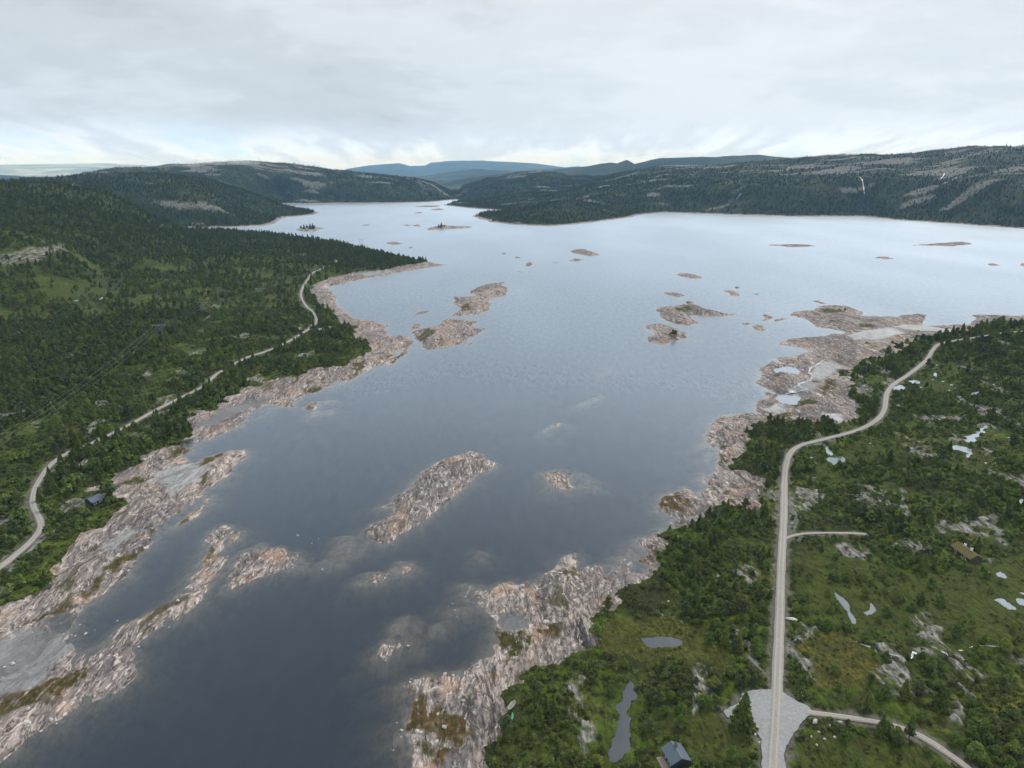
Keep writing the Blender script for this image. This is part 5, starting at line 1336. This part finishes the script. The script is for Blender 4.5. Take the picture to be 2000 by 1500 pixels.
for pts, w in [([(1671, 1255), (1680, 1259), (1692, 1262), (1706, 1266), (1713, 1274)], 0.7), ([(1713, 1274), (1730, 1278), (1745, 1280), (1764, 1287)], 0.25), ([(1780, 1285), (1784, 1276), (1789, 1279)], 1.6), ([(1838, 1275), (1848, 1278), (1853, 1281)], 1.5),
               ([(1872, 1270), (1881, 1271)], 1.3), ([(1893, 1265), (1912, 1261), (1930, 1261), (1950, 1263), (1972, 1265)], 0.25)]:
    tag(surf_ribbon('stream', pts, w, M_FOAM, 0.08, 0.7), kind='structure')
tag(surf_ribbon('waterfall', [(1672, 345), (1680, 351), (1684, 358), (1686, 366), (1687, 374), (1688, 382)], 2.4, M_FOAM, 2.5, 8), 'thin white waterfall dropping down the dark face of the far hill', 'waterfall')
for pts, w in [([(1878, 344), (1864, 351), (1850, 357), (1836, 362)], 5.0), ([(1836, 352), (1845, 340)], 4.0), ([(1802, 381), (1808, 378)], 6.0), ([(1437, 389), (1445, 381), (1448, 378)], 6.0)]:
    tag(surf_ribbon('stream', pts, w, M_CREEK, 2.5, 8), kind='structure')

# small stones and puddles of the upper bog: bright flecks of standing water
FLECK = [(1829, 713), (1838, 727), (1822, 742), (1842, 745), (1858, 752), (1866, 758), (1853, 762), (1905, 770), (1798, 757), (1812, 770), (1790, 772), (1875, 776), (1936, 745), (1942, 752), (1930, 740), (1970, 855), (1988, 858), (1700, 867),
         (1706, 871), (1822, 905), (1925, 905), (1945, 904), (1597, 941), (1566, 922), (1590, 933), (1580, 939), (1595, 905), (1585, 894), (1947, 995), (1952, 1005), (1543, 1007), (1555, 1007), (1865, 832), (1840, 1003)]
for q, (a, b) in enumerate(FLECK):
    c = on_ground(a, b); k = c.length / FPX; rs = np.random.RandomState(q)
    W = rs.uniform(1.8, 3.4) * k; D = rs.uniform(0.8, 1.4) * k / math.sin(math.atan2(CAM_Z - c.z, math.hypot(c.x, c.y)))
    D = min(D, 3.0); th = np.linspace(0, 2 * np.pi, 9)[:-1]; rr_ = rs.uniform(0.6, 1.2, 8)
    ol = np.stack([c.x + W * rr_ * np.cos(th), c.y + D * rr_ * np.sin(th) * 0.6 + 0.3 * W * rr_ * np.cos(th)], 1)
    z = float(sample(GZ, ol[:, 0], ol[:, 1]).max())
    tag(sheet('puddle', ol, z + 0.03, M_PALEPOND), kind='structure')

# boulders
def stone_material():
    g = G('pale_boulder'); n = g.noise(g.tc(), 1.6, 5, 0.65); oi = g.new('ShaderNodeObjectInfo')
    c = g.mix(g.ramp(n, [(0.35, 0.0), (0.65, 1.0)]), (0.36, 0.31, 0.28), (0.70, 0.63, 0.57))
    c = g.mix(g.math('MULTIPLY', oi.outputs['Random'], 0.5), c, (0.42, 0.40, 0.38)); g.bsdf(c, 0.85, g.bump(n, 0.05), 0.2); return g.m
M_BOULD = stone_material()
BM_ = []
for k in range(5):
    bm = bmesh.new(); bmesh.ops.create_icosphere(bm, subdivisions=3, radius=0.5)
    rs = np.random.RandomState(50 + k); cut = [(Vector(rs.normal(0, 1, 3)).normalized(), rs.uniform(0.30, 0.43)) for _ in range(9)]
    sc_ = Vector((rs.uniform(0.9, 1.4), rs.uniform(0.7, 1.0), rs.uniform(0.6, 0.85)))
    for v in bm.verts:
        for n_, dd in cut:
            e = v.co.dot(n_) - dd
            if e > 0: v.co -= n_ * e * 0.85
        v.co += v.co.normalized() * float(perlin(v.co.x * 3 + k, v.co.y * 3 + v.co.z * 2, k)) * 0.03
        v.co = Vector((v.co.x * sc_.x, v.co.y * sc_.y, v.co.z * sc_.z))
    me = bm_to('boulder', bm, M_BOULD)
    for f in me.polygons: f.use_smooth = True
    BM_.append(me)
BOULD = [(156,1220,.9),(167,1237,1.5),(229,1212,.9),(232,1234,.7),(347,1177,1.2),(330,1225,.9),(271,1263,1.1),(99,1404,1.2),(110,1412,.9),(80,1427,1.1),(25,1297,1.2),(9,1304,.8),(147,1242,1.0),(407,1060,.9),(582,1045,1.6),(609,1061,.7),
 (622,1052,.6),(478,1122,1.0),(502,1116,.9),(515,1110,1.1),(522,1100,.9),(532,1092,.8),(550,1092,.8),(530,1076,.9),(494,1124,.9),(497,1130,.8),(427,1123,.8),(441,1144,.7),(453,1140,.9),(612,1091,.7),(629,1112,1.2),(535,1102,.7),(778,1236,.7),
 (797,1261,1.3),(749,1285,1.0),(411,1095,.8),(445,1086,.8),(884,1179,.8),(888,1192,1.1),(893,1205,.8),(909,1165,.8),(949,1155,1.2),(942,1185,1.0),(983,1167,2.0),(997,1164,1.2),(1020,1144,1.5),(1021,1154,1.2),(1019,1169,1.9),(962,1205,1.4),
 (869,1317,1.3),(885,1319,1.2),(801,1332,1.0),(802,1326,.7),(784,1426,1.3),(816,1429,1.3),(822,1431,.9),(853,1449,1.1),(868,1420,1.1),(829,1352,1.1),(899,1346,1.0),(775,1412,.7),(1066,1216,1.8),(1069,1227,1.1),(1149,1495,1.2),(1306,961,.9),
 (1311,1008,1.3),(1565,1360,1.4),(1592,1411,1.5),(1641,1411,1.1),(1545,1211,3.0),(768,1465,.6),(855,1395,.8),(905,1370,.9),(925,1320,.9),(1035,1170,1.0),(1100,1160,1.2),(1130,1150,1.0),(1010,1190,.9),(1475,1435,.8),(1483,1450,.7),(1470,1425,.6),(1600,1430,.7),(1585,1440,.6),
 (1610,1445,.7),(1630,1440,.8),(1595,1455,.6),(935,1167,.9),(925,1178,.8),(955,1175,.8),(1305,1175,.8),(55,1385,1.0),(140,1240,.8),(185,1230,.6),(210,1120,.9),(95,1190,.9),(60,1222,.9),(1480,1420,.6),(1620,1418,.8),(1048,1155,1.0),(1075,1140,1.1),(985,1185,.9)]
BO = []
for q, (a, b, s) in enumerate(BOULD):
    p = march([a], [b], lambda x, y: sample(GZ, x, y))[0]; z = gz_at(p[0], p[1])
    o = bpy.data.objects.new('boulder', BM_[q % 5]); link(o)
    if z < -0.1: z = max(z, -0.25 * s); s = s * 0.75
    o.location = (p[0], p[1], z + 0.12 * s); o.rotation_euler = (0, 0, q * 1.7); o.scale = (s * 1.15,) * 3
    if s == 3.0: o.scale = (4.4, 2.0, 1.4); o.rotation_euler = (0, 0, -0.25)
    BO.append((o, s, p[0], p[1], a, b))

# low cloud drifting over the far hill
bm = bmesh.new(); rs = np.random.RandomState(3)
c0 = on_ground(440, 320)
for q in range(9):
    m_ = Matrix.Translation((c0.x - 150 + 38 * q + rs.uniform(-15, 15), c0.y + rs.uniform(-120, 60), c0.z + 6 + rs.uniform(-8, 10))) @ Matrix.Diagonal((rs.uniform(45, 75), rs.uniform(50, 90), rs.uniform(10, 19), 1))
    bmesh.ops.create_icosphere(bm, subdivisions=3, radius=1.0, matrix=m_)
for v in bm.verts: v.co.z += 5 * float(perlin(v.co.x / 22, v.co.y / 22, 3))
gc = G('cloud_vapour'); pv = gc.new('ShaderNodeVolumePrincipled'); pv.inputs['Color'].default_value = (0.95, 0.96, 0.97, 1); pv.inputs['Density'].default_value = 0.005
gc.l.new(pv.outputs[0], gc.out.inputs['Volume'])
tag(link(bpy.data.objects.new('low_cloud', bm_to('low_cloud', bm, gc.m))), 'thin scrap of cloud lying on the far rocky hill top', 'cloud', kind='stuff')
# ------------------------------------------------------------------ labels that single out each tree and boulder
ONES = ['', 'first', 'second', 'third', 'fourth', 'fifth', 'sixth', 'seventh', 'eighth', 'ninth', 'tenth', 'eleventh', 'twelfth', 'thirteenth', 'fourteenth', 'fifteenth', 'sixteenth', 'seventeenth', 'eighteenth', 'nineteenth']
TENS = ['', '', 'twenty', 'thirty', 'forty', 'fifty', 'sixty', 'seventy', 'eighty', 'ninety']; TENTH = ['', '', 'twentieth', 'thirtieth', 'fortieth', 'fiftieth', 'sixtieth', 'seventieth', 'eightieth', 'ninetieth']
def ordinal(n):
    if n < 20: return ONES[n]
    if n < 100: return TENTH[n // 10] if n % 10 == 0 else TENS[n // 10] + '-' + ONES[n % 10]
    return 'hundred and ' + ordinal(n - 100) if n > 100 else 'hundredth'
MARKS = [('the grey gravel yard', 1515, 1400), ('the cabin with the deck', 1313, 1485), ('the turf roofed cabin', 1893, 1092), ('the crescent pond', 1877, 880), ('the round bog pond', 1635, 899), ('the long winding pond', 1215, 1410),
         ('the flat meadow pond', 1290, 1253), ('the narrow bending pool', 1652, 1185), ('the short gravel track', 1640, 1041), ('the sharp road bend', 1548, 880), ('the rowing boat', 1000, 1385), ('the bend of the left road', 75, 1010),
         ('the small dark lakeside cabin', 188, 985), ('the white water rapids', 1790, 1280), ('the end of the right hand drive', 1880, 1492), ('the bright slanting pool', 1960, 1178), ('the left spit of silt', 60, 1290),
         ('the white topped shore boulder', 983, 1167), ('the long mid lake island', 835, 970), ('the brown weedy hollow', 870, 1430), ('the submerged shoal of stones', 520, 1100), ('the pink slab by the road', 1545, 1211)]
MK = [(t_, *on_ground(a, b).xy[:], a, b) for t_, a, b in MARKS]
def place_label(items, noun, group, cat):
    """items: (object, x, y, px, py, adjective)"""
    bins = {}
    for it in items:
        o, x, y, a, b, adj = it
        d, k = min((math.hypot(x - m[1], y - m[2]), q) for q, m in enumerate(MK))
        mx, my = MK[k][3], MK[k][4]; dx, dy = a - mx, b - my
        side = ('to the right of' if dx > 0 else 'to the left of') if abs(dx) > abs(dy) else ('in front of' if dy > 0 else 'behind')
        bins.setdefault((k, side), []).append((d, it))
    for (k, side), L in bins.items():
        L.sort(key=lambda q: q[0])
        for n, (d, it) in enumerate(L):
            pre = ('nearest' if n == 0 else ordinal(n + 1) + ' nearest')
            tag(it[0], '%s %s, %s one %s %s' % (it[5], noun, pre, side, MK[k][0]), cat, group)
SPECIAL = {}
tcol = {0: 'dark green', 1: 'grey green', 2: 'leafy green'}
for kk in range(3):
    items = []
    for e, i in TREE_OBJS:
        if kind_t[i] != kk: continue
        if i >= nT - len(ex):
            SPECIAL[i - (nT - len(ex))] = e; continue
        hh_ = hs[i] * ex_size[kk]
        sz = ('tall' if hh_ > ex_size[kk] * 1.0 else 'short' if hh_ < ex_size[kk] * 0.6 else 'mid-sized')
        items.append((e, X[i], Y[i], PXx[i], PXy[i], sz))
    place_label(items, names[kk], '%s trees standing nearest on both banks' % names[kk], names[kk])
SL = ['dark pine crowning the small square rock island', 'shorter pine close beside the one crowning the square rock island', 'small bush at the foot of the pine on the square island',
      'left one of three trees on the low far islet', 'middle and tallest tree on the low far islet', 'right one of three trees on the low far islet',
      'leftmost tree on the wooded islet behind the peninsula', 'second tree from the left on the wooded islet', 'third tree from the left on the wooded islet', 'fourth tree from the left on the wooded islet', 'fifth tree from the left on the wooded islet', 'rightmost tree on the wooded islet behind the peninsula',
      'stunted pine on the humped rock of the right hand point', 'green shrub on the humped rock of the right hand point', 'low shrub on the long pointed rock island',
      'lone tall spruce standing on the edge of the grey gravel yard', 'bushy pine right beside the small dark lakeside cabin', 'round birch just below the small dark lakeside cabin', 'second birch beside the pine at the lakeside cabin']
for j, e in SPECIAL.items(): tag(e, SL[j], names[int(ex[j, 3])])
place_label([(o, x, y, a, b, 'big pale' if s >= 1.3 else 'small pale' if s < 0.8 else 'pale') for o, s, x, y, a, b in BO], 'boulder', 'pale boulders scattered along the shores', 'boulder')
